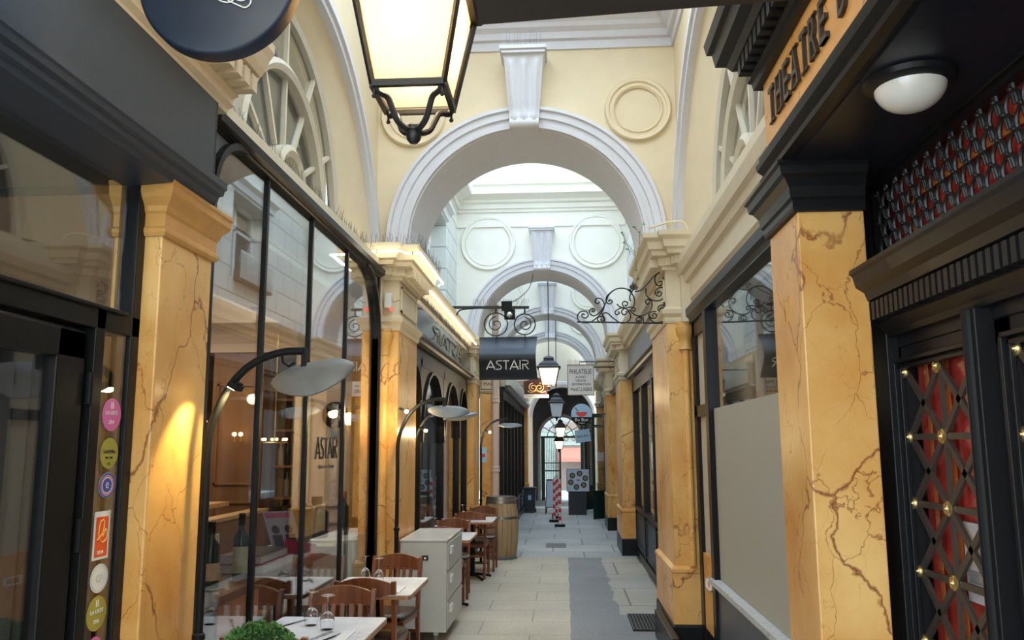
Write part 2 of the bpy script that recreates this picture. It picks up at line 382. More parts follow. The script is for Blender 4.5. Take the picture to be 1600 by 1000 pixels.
def arch_wall(y0, y1, ztop, medz, medr, medx, wmat, n_seg=48, keystone=True, zs=3.5, cz=3.55, x0=-1.95, x1=1.30, cornice=True, R=AR, band=None):
    mb = MB()
    N_ = n_seg; arc = [(ACX-R*math.cos(PI*i/N_), cz+R*math.sin(PI*i/N_)) for i in range(N_+1)]
    arc = [(ACX-R, zs)]+arc+[(ACX+R, zs)]
    outer = []
    for (x, z) in arc:
        t = (x-(ACX-R))/(2*R); outer.append((x0+(x1-x0)*t, ztop))
    outer[0] = (x0, zs); outer[-1] = (x1, zs); outer[1] = (x0, (zs+ztop)/2); outer[-2] = (x1, (zs+ztop)/2); outer[2] = (x0, ztop); outer[-3] = (x1, ztop)
    rings = []
    for (x, z), (X, Z) in zip(arc, outer): rings.append([(x, y0, z), (X, y0, Z), (X, y1, Z), (x, y1, z)])
    mb.loft(rings)
    w = struct('wall_arch', mb, wmat, smooth=False)
    # archivolt with stepped mouldings, front and back
    prof = [(0, .0), (0, .05), (.035, .055), (.04, .04), (.085, .045), (.09, .07), (.15, .075), (.16, .10), (.19, .10), (.20, .0)]
    a = MB()
    for yy, s in ((y0, -1), (y1, 1)):
        rs = []
        for i in range(N_+1):
            t = PI*i/N_; rs.append([(ACX-(R+p)*math.cos(t), yy+s*q, cz+(R+p)*math.sin(t)) for p, q in prof])
        rs.insert(0, [(ACX-(R+p), yy+s*q, zs) for p, q in prof]); rs.append([(ACX+(R+p), yy+s*q, zs) for p, q in prof])
        a.loft(rs)
    # soffit lining
    rs = [[(ACX-r*math.cos(PI*i/N_), y, cz+r*math.sin(PI*i/N_)) for r, y in ((R-.012, y0+.0), (R+.01, y0), (R+.01, y1), (R-.012, y1))] for i in range(N_+1)]
    a.loft(rs)
    struct('archivolt', a, lilac, w)
    if keystone:
        k = MB(); rs = []; zb, zt = cz+R-.02, 5.30
        S = 20
        for i in range(S+1):
            t = i/S; z = zb+(zt-zb)*t; hw = .13+.055*t
            d = .13+.13*t**1.3 + (.035*math.sin(PI*min(1, t/.2)) if t < .2 else 0)
            if t > .9: hw += .012; 
            row = []
            M_ = 24
            for j in range(M_+1):
                u = -1+2*j/M_; fl = .018*math.cos(u*PI*3)*(1 if t < .9 else 0)
                row.append((ACX+u*hw, y0-d-fl, z))
            row += [(ACX+hw, y0+.02, z), (ACX-hw, y0+.02, z)]
            rs.append(row)
        k.loft(rs); k.box(ACX-.215, ACX+.215, y0-.31, y0, 5.30, 5.335); k.box(ACX-.20, ACX+.20, y0-.29, y0, 5.27, 5.30)
        # rolled lower end
        k.lathe([(.001, -.135), (.045, -.135), (.05, 0), (.045, .135), (.001, .135)], (ACX, y0-.13, zb+.03), 16, 'x')
        struct('keystone', k, lilac, w, smooth=True)
    for mx in medx:
        md = MB()
        ring = [(medr-.10, 0), (medr-.10, .02), (medr-.085, .035), (medr-.07, .02), (medr-.05, .02), (medr-.04, .04), (medr-.012, .045), (medr, .03), (medr, 0)]
        rr = []
        for j in range(48):
            t = 2*PI*j/48; rr.append([(mx+r*math.cos(t), y0-d, medz+r*math.sin(t)) for r, d in ring])
        md.loft(rr, True, True); struct('medallion', md, wmat, w, smooth=True)
    return w
# bay side lines (travel direction chosen so that the offset points into the passage)
def cornice_ring(z, y0, y1, m, name, over=.22, x0=XL, x1=XR):
    P = [(0, z), (.03, z), (.035, z+.05), (.07, z+.055), (.08, z+.13), (.13, z+.15), (.14, z+.19), (over, z+.25), (over+.01, z+.31), (0, z+.33)]
    mb = MB().mould([(x0, y0), (x0, y1), (x1, y1), (x1, y0)], P)
    return struct(name, mb, m)

w1 = arch_wall(7.45, 8.35, 5.95, 4.80, .31, (-1.38, .73), cream)
w2 = arch_wall(13.8, 14.7, 7.0, 5.12, .47, (-1.24, .60), pale)
w3 = arch_wall(18.6, 19.4, 7.0, 5.12, .40, (-1.24, .60), pale)
w4 = arch_wall(22.8, 23.5, 7.0, 5.12, .40, (-1.24, .60), pale)
w0 = arch_wall(2.45, 3.42, 5.95, 4.80, .31, (-1.38, .73), cream, keystone=False)
struct('trim_1', MB().mould([(XL, 3.42), (XL, 7.45), (XR, 7.45), (XR, 3.42)], [(0, 5.42), (.02, 5.42), (.025, 5.50), (.06, 5.51), (.07, 5.57), (.12, 5.60), (.13, 5.64), (.20, 5.70), (.21, 5.76), (0, 5.78)]), lilac)
cornice_ring(5.66, 8.35, 13.8, pale, 'trim_2', .30, -1.8, 1.12)
cornice_ring(5.66, 14.7, 18.6, pale, 'trim_3', .30, -1.8, 1.12)
cornice_ring(5.66, 19.4, 22.8, pale, 'trim_4', .30, -1.8, 1.12)
struct('trim_5', MB().mould([(-1.8, 8.35), (-1.8, 13.8), (1.12, 13.8), (1.12, 8.35)], [(0, 5.40), (.03, 5.40), (.035, 5.50), (.02, 5.52), (0, 5.52)]), pale)
struct('trim_6', MB().box(-1.5, .8, 13.72, 13.8, 6.15, 6.2).box(-1.5, .8, 13.72, 13.8, 6.62, 6.67).box(-1.8, 1.12, 13.6, 13.8, 6.78, 6.86), pale)
struct('trim_7', MB().box(-1.9, 1.2, 13.3, 14.8, 7.0, 7.12), plain('sooty_lead', (.06, .065, .07), .6, bump=.4, scale=9))

# boarded ceiling margin above the first bay, with a glazed opening
cb = MB()
for i in range(14): cb.box(-1.95+.235*i, -1.95+.235*i+.225, 6.75, 7.5, 5.86, 5.9)
cb.box(-1.95, -1.45, 3.3, 6.75, 5.86, 5.9).box(.80, 1.3, 3.3, 6.75, 5.86, 5.9)
struct('ceiling', cb, plain('ceiling_boards', (.74, .66, .52), .6))
sk = MB().box(-1.45, .8, 3.42, 6.75, 5.9, 5.91)
struct('window_1', sk, glass('skylight_glass', (.96, .97, .97), .6))
skb = MB()
for i in range(5): skb.box(-1.45, .8, 3.6+.75*i, 3.64+.75*i, 5.84, 5.90)
struct('trim_8', skb, white)
# passage behind the camera
struct('ceiling', MB().box(-2, 2, -2.0, 2.5, 4.3, 4.4), cream)
struct('wall_back', MB().box(-2.5, 2.5, -7.2, -7.0, 0, 5), cream)

cg = glass('court_dimming_glass', (.86, .89, .92), .5)  # unseen glass roof added over the courts to cut the daylight entering
for i, (a, b) in enumerate(((8.35, 13.8), (14.7, 18.6), (19.4, 22.8))):
    wn = struct('window_%d' % (20+i), MB().box(-2.2, 1.5, a-.3, b+.3, 7.3, 7.31), cg)
    gb = MB()
    for k in range(7): gb.box(-2.2, 1.5, a+(b-a)*k/6-.03, a+(b-a)*k/6+.03, 7.2, 7.3)
    struct('added_roof_bar', gb, white, wn)
    struct('wall_left', MB().box(-2.2, -2.1, a-.3, b+.3, 6.9, 7.3), pale); struct('wall_right', MB().box(1.4, 1.5, a-.3, b+.3, 6.9, 7.3), pale)

# ---- lateral walls of the first bay with blind arch, splayed reveal and fan window
def lateral_bay(side, xw, ya, yb, acy, acz, aR, xl, lcy, lcz, zsill, wmat):
    s = 1 if side == 'left' else -1        # direction from wall into passage
    zt = 5.95; mb = MB(); n = 40
    def zarch(y):
        d = aR*aR-(y-acy)**2
        return max(zsill, acz+math.sqrt(d)) if d > 0 else zsill
    ys = sorted(set([ya, yb]+[max(ya, min(yb, acy+aR*math.cos(PI*i/n))) for i in range(n+1)]))
    for a, b in zip(ys[:-1], ys[1:]):
        mb.add([(xw, a, zarch(a)), (xw, b, zarch(b)), (xw, b, zt), (xw, a, zt)], [(0, 1, 2, 3)])
        mb.add([(xw-s*.5, a, zarch(a)), (xw-s*.5, b, zarch(b)), (xw-s*.5, b, zt), (xw-s*.5, a, zt)], [(0, 1, 2, 3)])
    w = struct('wall_'+side, mb, wmat)
    # white edge moulding
    ts = [(acy+aR*math.cos(PI-PI*i/n), acz+aR*math.sin(PI-PI*i/n)) for i in range(n+1)]
    ts = [(y, z) for y, z in ts if ya-.02 <= y <= yb+.02 and z >= zsill-.02]
    rs = []
    for y, z in ts:
        d = Vector((y-acy, z-acz)).normalized()
        rs.append([(xw+s*q, y+d.x*p, z+d.y*p) for p, q in ((-.015, -.05), (-.015, .03), (.02, .035), (.03, .06), (.085, .06), (.1, .02), (.1, -.05))])
    struct('archivolt', MB().loft(rs), lilac, w)
    # splayed reveal from the arch edge to the fan window
    LR = 1.29; rs = []
    for y, z in ts:
        a = math.atan2(max(0, z-zsill), y-acy)
        yy, zz = lcy+LR*math.cos(a)*1.0, max(zsill, lcz+LR*math.sin(a))
        rs.append([(xw-s*.02, y, z), (xl, yy, zz)])
    struct('reveal', MB().loft(rs, closed=False, cap=False), wmat, w, smooth=True)
    return w
def fan_window(name, side, xl, cy, cz, zsill):
    s = 1 if side == 'left' else -1
    R0, R1, R2 = 1.29, .84, .27; n = 36
    def band(mb, ra, rb, t0, t1):
        rs = []
        for i in range(n+1):
            a = PI*i/n; rs.append([(xl+s*q, cy+r*math.cos(a), cz+r*math.sin(a)) for r, q in ((ra, t0), (ra, t1), ((ra+rb)/2, t1+.02), (rb, t1), (rb, t0))])
        mb.loft(rs)
    fr = MB(); band(fr, R0-.05, R0+.03, -.03, .03); band(fr, R1-.04, R1+.035, -.03, .05); band(fr, R2-.04, R2+.04, -.03, .08)
    fr.box(min(xl-.03, xl+.03), max(xl-.03, xl+.03)+.0, cy-R0, cy+R0, zsill-.02, zsill+.06)
    w = struct(name, fr, plain('aged_frame_paint', (.60, .52, .39), .55, bump=.2, scale=14, var=.08))
    mu = MB()
    for a in (30, 60, 90, 120, 150):
        a = math.radians(a)
        for ra, rb, wd in ((R2+.05, R1-.04, .03), (R1+.03, R0-.04, .03)):
            p = (xl, cy+ra*math.cos(a), cz+ra*math.sin(a)); q = (xl, cy+rb*math.cos(a), cz+rb*math.sin(a))
            mu.bar(p, q, .035, wd, (0, -math.sin(a), math.cos(a)))
    struct('mullion', mu, MATS['aged_frame_paint'], w)
    poly = [(cy+(R0-.02)*math.cos(PI*i/n), cz+(R0-.02)*math.sin(PI*i/n)) for i in range(n+1)]
    g = MB().prism(poly, lambda a, b: (xl-s*.01, a, b), lambda a, b: (xl-s*.015, a, b)); struct('pane', g, pane_dark, w)
    bk = MB().prism([(cy-2.0, cz-.4), (cy+2.2, cz-.4), (cy+2.2, cz+2.2), (cy-2.0, cz+2.2)], lambda a, b: (xl-s*.35, a, b), lambda a, b: (xl-s*.37, a, b))
    struct('wall_'+side, bk, plain('blind_grey', (.12, .125, .12), .8))
lateral_bay('left', XL, 3.42, 7.50, 5.41, 2.85, 2.03, -1.90, 5.40, 3.42, 3.36, cream)
fan_window('window_2', 'left', -1.90, 5.36, 3.42, 3.38)
lateral_bay('right', XR, 3.42, 7.50, 5.52, 3.05, 1.98, 1.28, 5.40, 3.42, 3.40, cream)
fan_window('window_3', 'right', 1.28, 5.36, 3.42, 3.42)

# ---- entablatures and sills
struct('trim_9', MB().box(-1.95, -1.62, 3.55, 7.3, 3.26, 3.36), cream_trim)                    # sill above the left window
ENT_R = [(0, 2.86), (.03, 2.86), (.035, 2.90), (.05, 2.92), (.05, 3.06), (.08, 3.08), (.09, 3.13), (.12, 3.15), (.14, 3.22), (.14, 3.28), (.0, 3.32)]
struct('trim_10', MB().mould([(1.13, 7.35), (1.13, 3.45)], [( o, z) for o, z in ENT_R]).box(1.13, 1.4, 3.45, 7.35, 2.85, 3.42), cream_trim)

# ---- rusticated side walls of the open courts
def court_wall(side, x, y0, y1, wy0, wy1, box_=False):
    s = 1 if side == 'left' else -1; xb = x-s*.4; z0, z1 = 3.5, 7.0; wz0, wz1 = 3.95, 5.15
    mb = MB()
    def b(a0, a1, c0, c1): mb.box(min(x, xb), max(x, xb), a0, a1, c0, c1)
    b(y0, wy0, z0, z1); b(wy1, y1, z0, z1); b(wy0, wy1, z0, wz0); b(wy0, wy1, wz1, z1)
    struct('wall_'+side, mb, rust_stone)
    f = MB(); xi = x-s*.28
    for a0, a1, c0, c1 in ((wy0, wy0+.07, wz0, wz1), (wy1-.07, wy1, wz0, wz1), (wy0, wy1, wz1-.07, wz1), (wy0, wy1, wz0, wz0+.07), ((wy0+wy1)/2-.04, (wy0+wy1)/2+.04, wz0, wz1), (wy0, wy1, wz0+.8, wz0+.84)):
        f.box(xi-.03, xi+.03, a0, a1, c0, c1)
    # hood and surround
    f.mould([(x, wy0-.12), (x, wy1+.12)] if side == 'left' else [(x, wy1+.12), (x, wy0-.12)], [(0, wz1+.04), (.03, wz1+.04), (.05, wz1+.12), (.12, wz1+.16), (.12, wz1+.2), (0, wz1+.24)])
    wn = struct('window_%d' % court_wall.n, f, white); court_wall.n += 1
    struct('pane', MB().box(xi-.005, xi+.005, wy0+.05, wy1-.05, wz0+.05, wz1-.05), pane_dark, wn)
    struct('wall_'+side, MB().box(xi-s*.08-.01, xi-s*.08+.01, wy0, wy1, wz0, wz1), greyp)
court_wall.n = 4
court_wall('left', -1.78, 8.35, 13.8, 11.0, 12.5); court_wall('right', 1.10, 8.35, 13.8, 10.6, 12.0)
court_wall('left', -1.78, 14.7, 18.6, 16.0, 17.2); court_wall('right', 1.10, 14.7, 18.6, 16.0, 17.2)
court_wall('left', -1.78, 19.4, 22.8, 20.4, 21.6); court_wall('right', 1.10, 19.4, 22.8, 20.4, 21.6)
# lateral entablature of the courts
for (a, b, i) in ((8.35, 13.8, 11), (14.7, 18.6, 13), (19.4, 22.8, 15)):
    ENT = [(0, 3.24), (.04, 3.24), (.05, 3.30), (.10, 3.32), (.12, 3.38), (.18, 3.44), (.20, 3.50), (0, 3.54)]
    struct('trim_%d' % i, MB().mould([(-1.62, a), (-1.62, b)], ENT).box(-1.85, -1.62, a, b, 3.2, 3.56), cream_trim)
    struct('trim_%d' % (i+1), MB().mould([(1.08, b), (1.08, a)], ENT).box(1.08, 1.3, a, b, 3.2, 3.56), cream_trim)
# ================================================================ marble piers
def pier(label, side, xf, y0, y1, xb, step=None, base=True, led=False, group='ochre marble piers with cream imposts'):
    s = 1 if side == 'left' else -1
    t = thing('marble_pier', label, 'pier', ((xf+xb)/2, (y0+y1)/2, 0), group)
    if side == 'left':
        P = [(xb, y0), (xf, y0), (xf, y1), (xb, y1)]
        PS = ([(xb, y0-.10), (step, y0-.10), (step, y0)] + P[1:]) if step else P
    else:
        P = [(xb, y1), (xf, y1), (xf, y0), (xb, y0)]
        PS = (P[:-1] + [(step, y0), (step, y0-.10), (xb, y0-.10)]) if step else P
    def body(path, z0, z1): return MB().loft([[(x, y, z) for x, y in path] for z in (z0, z1)])
    link('shaft', body(P, .26, 2.74), gold, t, bevel=.006)
    link('plinth', MB().mould(P, BASE).loft([[(x, y, z) for x, y in P] for z in (0, .26)]), black, t)
    ped = MB().mould([P[i] for i in (0, 1, 2, 3)], [(0, .26), (.022, .26), (.022, .66), (.03, .67), (.03, .695), (.0, .72)])
    link('pedestal', ped, gold, t)
    link('neck_moulding', MB().mould(P, NECK), cream_trim, t)
    bl = body(PS, 2.74, 3.5)
    cap = link('upper_block', bl, cream_trim, t)
    # sunk panel frame on the passage face
    x = xf+s*.006; f = MB(); a, b, c, d = y0+.08, y1-.08, 2.92, 3.16
    for q in ((a, b, c, c+.02), (a, b, d-.02, d), (a, a+.02, c, d), (b-.02, b, c, d)): f.box(x-.008, x+.008, q[0], q[1], q[2], q[3])
    link('panel_moulding', f, cream_trim, cap)
    link('impost', MB().mould(PS, IMP).dentils(PS, .055, .125, 3.235, 3.305, .075), cream_trim, t)
    return t
pier('left ochre marble pier behind the white trolley, light tube on its impost', 'left', -1.48, 7.40, 8.35, -1.9, step=-1.62)
pier('right ochre marble pier beside the floor grating, below the scrolled iron bracket', 'right', .90, 7.15, 8.35, 1.3, step=1.02)
pier('left ochre marble pier between the wine barrel and the first terrace', 'left', -1.48, 13.8, 14.7, -1.9)
pier('right ochre marble pier with tall black plinth beyond the floor grating', 'right', .92, 13.5, 14.7, 1.3)
pier('right ochre marble pier beside the open dark green door leaf', 'right', .90, 17.4, 18.6, 1.3)
pier('left ochre marble pier beyond the silver fascia and behind the blue bin', 'left', -.98, 23.0, 23.6, -1.9)
pier('right ochre marble pier furthest along the passage', 'right', .92, 22.8, 23.5, 1.3)
# small engaged half column beside the near left pier, and on the right
for lab, x, y in (('slim ochre marble half column between the big window and the trolley pier', -1.60, 7.34), ('slim ochre marble half column beside the narrow dark door', 1.05, 7.14)):
    t = thing('half_column', lab, 'column', (x, y, 0), 'slim marble half columns')
    link('shaft', MB().lathe([(.045 if x < 0 else .03, .0 if x < 0 else .72), (.045 if x < 0 else .03, 2.55)], (x, y, 0), 16), gold, t, smooth=True)
    link('capital', MB().lathe([(.045, 2.50), (.06, 2.51), (.05, 2.53), (.05, 2.6), (.075, 2.64), (.08, 2.70), (.07, 2.71), (.07, 2.74), (.0001, 2.74)], (x, y, 0), 16), goldcap, t, smooth=True)

# near left pilaster (capital is marble too)
def capital_mb(P, z, k=1.0):
    return MB().mould(P, [(0, z), (.012*k, z), (.02*k, z+.015), (.02*k, z+.03), (.012*k, z+.04), (.012*k, z+.09), (.02*k, z+.10), (.025*k, z+.12), (.05*k, z+.15), (.058*k, z+.165), (.058*k, z+.195), (.066*k, z+.2), (.066*k, z+.215), (0, z+.22)])
t = thing('marble_pilaster', 'left ochre marble pilaster lit by a warm spot, between the two restaurant windows', 'pilaster', (-1.65, 3.35, 0))
Pn = [(-1.78, 3.13), (-1.58, 3.13), (-1.58, 3.60), (-1.78, 3.60)]
link('shaft', MB().loft([[(x, y, z) for x, y in Pn] for z in (.0, 2.56)]), gold, t, bevel=.008)
link('capital', capital_mb(Pn, 2.53).loft([[(x, y, z) for x, y in Pn] for z in (2.53, 2.74)]), goldcap, t)
# near right pilaster under the theatre sign
t = thing('marble_pilaster', 'right ochre marble pilaster with dark veins beside the theatre door, numbered seventeen', 'pilaster', (1.05, 3.35, 0))
Pr = [(1.15, 3.56), (.90, 3.56), (.90, 3.14), (1.15, 3.14)]
link('shaft', MB().loft([[(x, y, z) for x, y in Pr] for z in (.0, 2.58)]), gold, t, bevel=.006)
link('capital', MB().mould(Pr, [(0, 2.58), (.015, 2.58), (.02, 2.595), (.02, 2.62), (.03, 2.63), (.035, 2.67), (.055, 2.70), (.07, 2.71), (.075, 2.74), (.085, 2.75), (.085, 2.76), (0, 2.76)]).loft([[(x, y, z) for x, y in Pr] for z in (2.58, 2.76)]), black, t)
link('house_number', text_mb('17', (.90, 3.41, 2.17), (0, -1, 0), (0, 0, 1), .10, .115, .004), goldcap, t)['label'] = 'small carved number 17'

# ================================================================ left: first shopfront (dark, stickers), near the camera
fr = MB()
X0 = -1.68
for a, b, c, d in ((3.07, 3.13, 0, 2.86), (2.83, 2.89, 0, 2.20), (.2, 3.13, 2.12, 2.20), (.2, 3.13, 2.73, 2.86), (.2, 3.07, 0, .12), (2.9, 3.07, .0, .5)):
    fr.box(X0-.05, X0+.030, a, b, c, d)
fr.box(X0+.03, X0+.045, .2, 3.02, 2.19, 2.205)
wn = struct('window_10', fr, black, bevel=.004)
struct('pane', MB().box(X0-.006, X0, .2, 3.03, 2.2, 2.74), pane, wn)
struct('pane', MB().box(X0+.014, X0+.018, 2.89, 3.07, .1, 2.13), pane, wn)
# door leaf
dm = MB()
for a, b, c, d in ((2.63, 2.79, .05, 2.10), (1.9, 2.05, .05, 2.10), (1.9, 2.79, 2.0, 2.10), (1.9, 2.79, .05, .35)): dm.box(X0-.035, X0+.02, a, b, c, d)
dd = struct('door_1', dm, black, bevel=.006)
struct('pane', MB().box(X0-.01, X0-.004, 2.04, 2.64, .3, 2.02), pane, dd)
hg = MB()
for z in (.9, 1.35, 1.85): hg.lathe([(.012, 0), (.012, .11)], (X0+.03, 2.81, z), 10)
struct('hinge', hg, blackm, dd)
# curtain of fine vertical pleats
cu = MB(); rs = []
for i in range(221):
    y = .3+2.75*i/220; rs.append([(X0-.16+.02*math.sin(y*95)+.035*math.sin(y*9+1), y, z) for z in (.05, 2.15)])
tag(link('pleated_curtain', cu.loft(rs, closed=False, cap=False), plain('curtain_cloth', (.07, .06, .055), .8), smooth=True), 'dark pleated curtain hanging behind the glass of the left door', 'curtain')
struct('wall_left', MB().box(X0-1.6, X0-1.55, -.5, 3.6, 0, 2.9), plain('dark_room', (.06, .055, .05), .9))
struct('ceiling', MB().box(X0-1.6, X0+.02, -.5, 3.6, 2.9, 2.95), MATS['dark_room'])
# fascia board with lip moulding
fa = MB().box(-1.8, -1.50, -.5, 3.38, 2.84, 3.20)
fs = struct('trim_17', fa, navy)
struct('lip_moulding', MB().mould([(-1.52, -.5), (-1.52, 3.42)], [(-.2, 2.72), (.0, 2.73), (.01, 2.75), (.03, 2.755), (.035, 2.775), (.055, 2.78), (.06, 2.80), (.07, 2.805), (.07, 2.835), (0, 2.85), (-.2, 2.85)]), navy, fs)
struct('end_cap', MB().box(-1.62, -1.5, 3.38, 3.40, 2.84, 3.20), black, fs)
# cream cornice with dentils over it
cc = MB().mould([(-1.56, -.5), (-1.56, 3.52)], [(-.3, 3.20), (.05, 3.20), (.055, 3.22), (.08, 3.235), (.08, 3.27), (.10, 3.28), (.10, 3.36), (.20, 3.37), (.22, 3.40), (.24, 3.45), (.26, 3.48), (.26, 3.52), (-.3, 3.55)])
cc.dentils([(-1.56, -.5), (-1.56, 3.52)], .09, .19, 3.285, 3.36, .085, .62)
struct('trim_18', cc, cream_trim)

# ================================================================ left: the tall arched restaurant window
def arched_frame(name, X, ya, yb, z0, zt, mull, rl, rr, th=.05, fm=black, depth=.06, zlow=.35):
    # basket-handle opening: outer rectangle with rounded upper inner corners
    f = MB(); n = 12
    for k, (yc, sgn, r) in enumerate(((ya, 1, rl), (yb, -1, rr))):
        rs = []
        for i in range(n+1):
            a = PI/2*i/n; yi = yc+sgn*(th+r[0]-r[0]*math.cos(a)); zi = zt-th-r[1]+r[1]*math.sin(a)
            ro = .035; yo = yc+sgn*(th+r[0]-(r[0]+ro)*math.cos(a)); zo = zt-th-r[1]+(r[1]+ro)*math.sin(a)
            rs.append([(X-depth/2, yi, zi), (X+depth/2+.02, yi, zi), (X+depth/2+.02, yo, zo), (X-depth/2, yo, zo)])
        f.loft(rs)
        f.box(X-depth/2, X+depth/2, min(yc, yc+sgn*th), max(yc, yc+sgn*th), z0, zt)
        f.box(X-depth/2, X+depth/2+.02, min(yc+sgn*(th-.03), yc+sgn*th), max(yc+sgn*(th-.03), yc+sgn*th), z0, zt-th-r[1])
    f.box(X-depth/2, X+depth/2, ya, yb, zt-th, zt)
    f.mould([(X+depth/2-.01, ya), (X+depth/2-.01, yb)], [(0, zt-th), (.02, zt-th+.01), (.02, zt-.03), (.05, zt-.02), (.055, zt+.02), (.03, zt+.03), (0, zt+.03)])
    w = struct(name, f, fm)
    for y in mull: struct('mullion', MB().box(X-.014, X+.016, y-.014, y+.014, z0, zt-th), fm, w)
    g = MB()
    # spandrel plates
    for k, (yc, sgn, r) in enumerate(((ya, 1, rl), (yb, -1, rr))):
        poly = [(yc+sgn*th, zt-th)]+[(yc+sgn*(th+r[0]-r[0]*math.cos(PI/2*i/n)), zt-th-r[1]+r[1]*math.sin(PI/2*i/n)) for i in range(n+1)]
        g.prism(poly, lambda a, b: (X-.02, a, b), lambda a, b: (X+.015, a, b))
    struct('spandrel', g, greyp, w)
    ysn = [ya+th]+list(mull)+[yb-th]
    for a, b in zip(ysn[:-1], ysn[1:]): struct('pane', MB().box(X-.004, X+.002, a, b, z0, zt-th+.005), pane, w)
    struct('stall_riser', MB().box(X-.06, X+.03, ya, yb, 0, z0), fm, w)
    return w
arched_frame('window_11', -1.65, 3.62, 7.24, .30, 3.24, (4.43, 5.27, 6.18), (.36, .30), (.5, .55))

# ================================================================ left: second bay shopfront
def shop_bay(side, X, ya, yb, posts, fz0, fz1, fm, name, z0=.35, zt=2.72, arches=False, fasc=True, tilt=.0):
    s = 1 if side == 'left' else -1; f = MB()
    def bx(a, b, c, d, t0=-.04, t1=.05): f.box(min(X+s*t0, X+s*t1), max(X+s*t0, X+s*t1), a, b, c, d)
    for p in posts: bx(p-.045, p+.045, 0, zt)
    bx(ya, yb, zt-.08, zt+.12); bx(ya, yb, z0-.06, z0); bx(ya, yb, 0, .12)
    w = struct(name, f, black)
    for a, b in zip(posts[:-1], posts[1:]):
        if arches:
            n = 12; c = (a+b)/2; r = (b-a)/2-.045; am = MB(); rs = []
            for i in range(n+1):
                t = PI*i/n
                rs.append([(X+s*q, c+rr*math.cos(t), zt-.08-r+rr*math.sin(t)) for rr, q in ((r-.03, -.03), (r-.03, .07), (r+.012, .07), (r+.012, -.03))])
            am.loft(rs)
            for sg in (1, -1):
                poly = [(c+sg*(r+.02), zt-.06)]+[(c+sg*(r)*math.cos(PI/2*i/8), zt-.08-r+r*math.sin(PI/2*i/8)) for i in range(9)]
                am.prism(poly, lambda u, v: (X-s*.03, u, v), lambda u, v: (X+s*.045, u, v))
            struct('arch_head', am, black, w)
        struct('pane', MB().box(X-.004, X+.004, a+.04, b-.04, z0, zt-.07), pane_dark, w)
        rp = MB().box(X-.02, X+.02, a+.03, b-.03, .1, z0-.05); q = X+s*.03
        rp.box(q-.012, q+.012, a+.12, b-.12, .17, .19); rp.box(q-.012, q+.012, a+.12, b-.12, z0-.13, z0-.11); rp.box(q-.012, q+.012, a+.12, a+.14, .17, z0-.11); rp.box(q-.012, q+.012, b-.14, b-.12, .17, z0-.11)
        struct('riser_panel', rp, navy, w)
    if fasc:
        k = MB(); k.loft([[(X-s*.05, y, fz0-.02), (X+s*.10, y, fz0-.02), (X+s*(.10+tilt), y, fz1), (X-s*.05, y, fz1)] for y in (ya, yb)])
        struct('fascia', k, fm, w)
        k = MB().mould([(X+s*.08, ya), (X+s*.08, yb)] if side == 'left' else [(X+s*.08, yb), (X+s*.08, ya)], [(0, fz0-.07), (.05, fz0-.06), (.06, fz0-.03), (.10, fz0-.02), (.10, fz0), (0, fz0+.01)])
        struct('fascia_moulding', k, plain('bronze_moulding', (.05, .045, .04), .35), w)
    return w
shop_bay('left', -1.64, 8.35, 13.8, (8.42, 9.3, 11.1, 12.75, 13.74), 2.86, 3.22, navygloss, 'window_12', arches=True, zt=2.68, z0=.45, tilt=.0)
shop_bay('left', -1.12, 14.95, 23.0, (15.0, 16.0, 17.1, 18.3, 19.6, 21.2, 22.9), 2.78, 3.15, plain('silver_fascia', (.32, .33, .31), .22, .8), 'window_13', zt=2.62, z0=.55)
# marble slip wall beyond the third pier
tag(link('marble_wall_panel', MB().box(-1.47, -1.14, 14.72, 14.95, 0, 2.62), gold), 'bright ochre marble panel behind the downpipe and the fourth floor lamp', 'wall panel')
struct('wall_left', MB().box(-1.47, -1.14, 14.72, 14.95, 2.63, 3.3).box(-1.5, -1.12, 14.95, 23.0, 3.16, 3.3), cream_trim)
# back walls of the shops
dk = plain('shop_interior', (.26, .21, .16), .9)
struct('wall_left', MB().box(-3.2, -3.1, 8.35, 23, 0, 3.3), dk); struct('wall_right', MB().box(2.3, 2.4, 6.5, 23, 0, 3.3), dk)
struct('ceiling', MB().box(-3.2, -1.66, 8.4, 23, 3.0, 3.1), dk); struct('ceiling', MB().box(1.2, 2.4, 3.6, 23, 2.95, 3.05).box(1.25, 2.4, 3.4, 7.5, 3.05, 3.38), dk)

# ================================================================ right: glazed shop of the first bay
X1 = 1.13
f = MB()
for a, b, c, d in ((3.56, 7.12, 2.72, 2.86), (6.32, 6.44, 0, 2.80), (3.56, 3.62, .72, 2.75)): f.box(X1-.05, X1+.04, a, b, c, d)
f.mould([(X1-.03, 7.2), (X1-.03, 3.56)], [(0, 2.72), (.02, 2.73), (.03, 2.76), (.05, 2.78), (.055, 2.84), (0, 2.86)])
wn = struct('window_15', f, black)
struct('pane', MB().box(X1-.004, X1+.004, 3.6, 6.34, .74, 2.74), pane_dark, wn)
struct('frosting', MB().box(X1-.008, X1-.006, 3.6, 6.34, .74, 1.97), plain('frosted_film', (.40, .365, .29), .75), wn)
struct('window_sill', MB().box(X1-.075, X1+.02, 3.56, 6.44, .70, .735), plain('chipped_sill', (.50, .50, .49), .6, bump=.6, scale=30, var=.3), wn)
struct('stall_riser', MB().box(X1-.03, X1+.05, 3.56, 6.44, 0, .70), plain('riser_slate', (.075, .08, .095), .35, bump=.05, scale=10, var=.15), wn)
struct('wall_right', MB().box(2.3, 2.35, 3.4, 6.6, 0, 3), plain('back_room', (.30, .30, .27), .9))
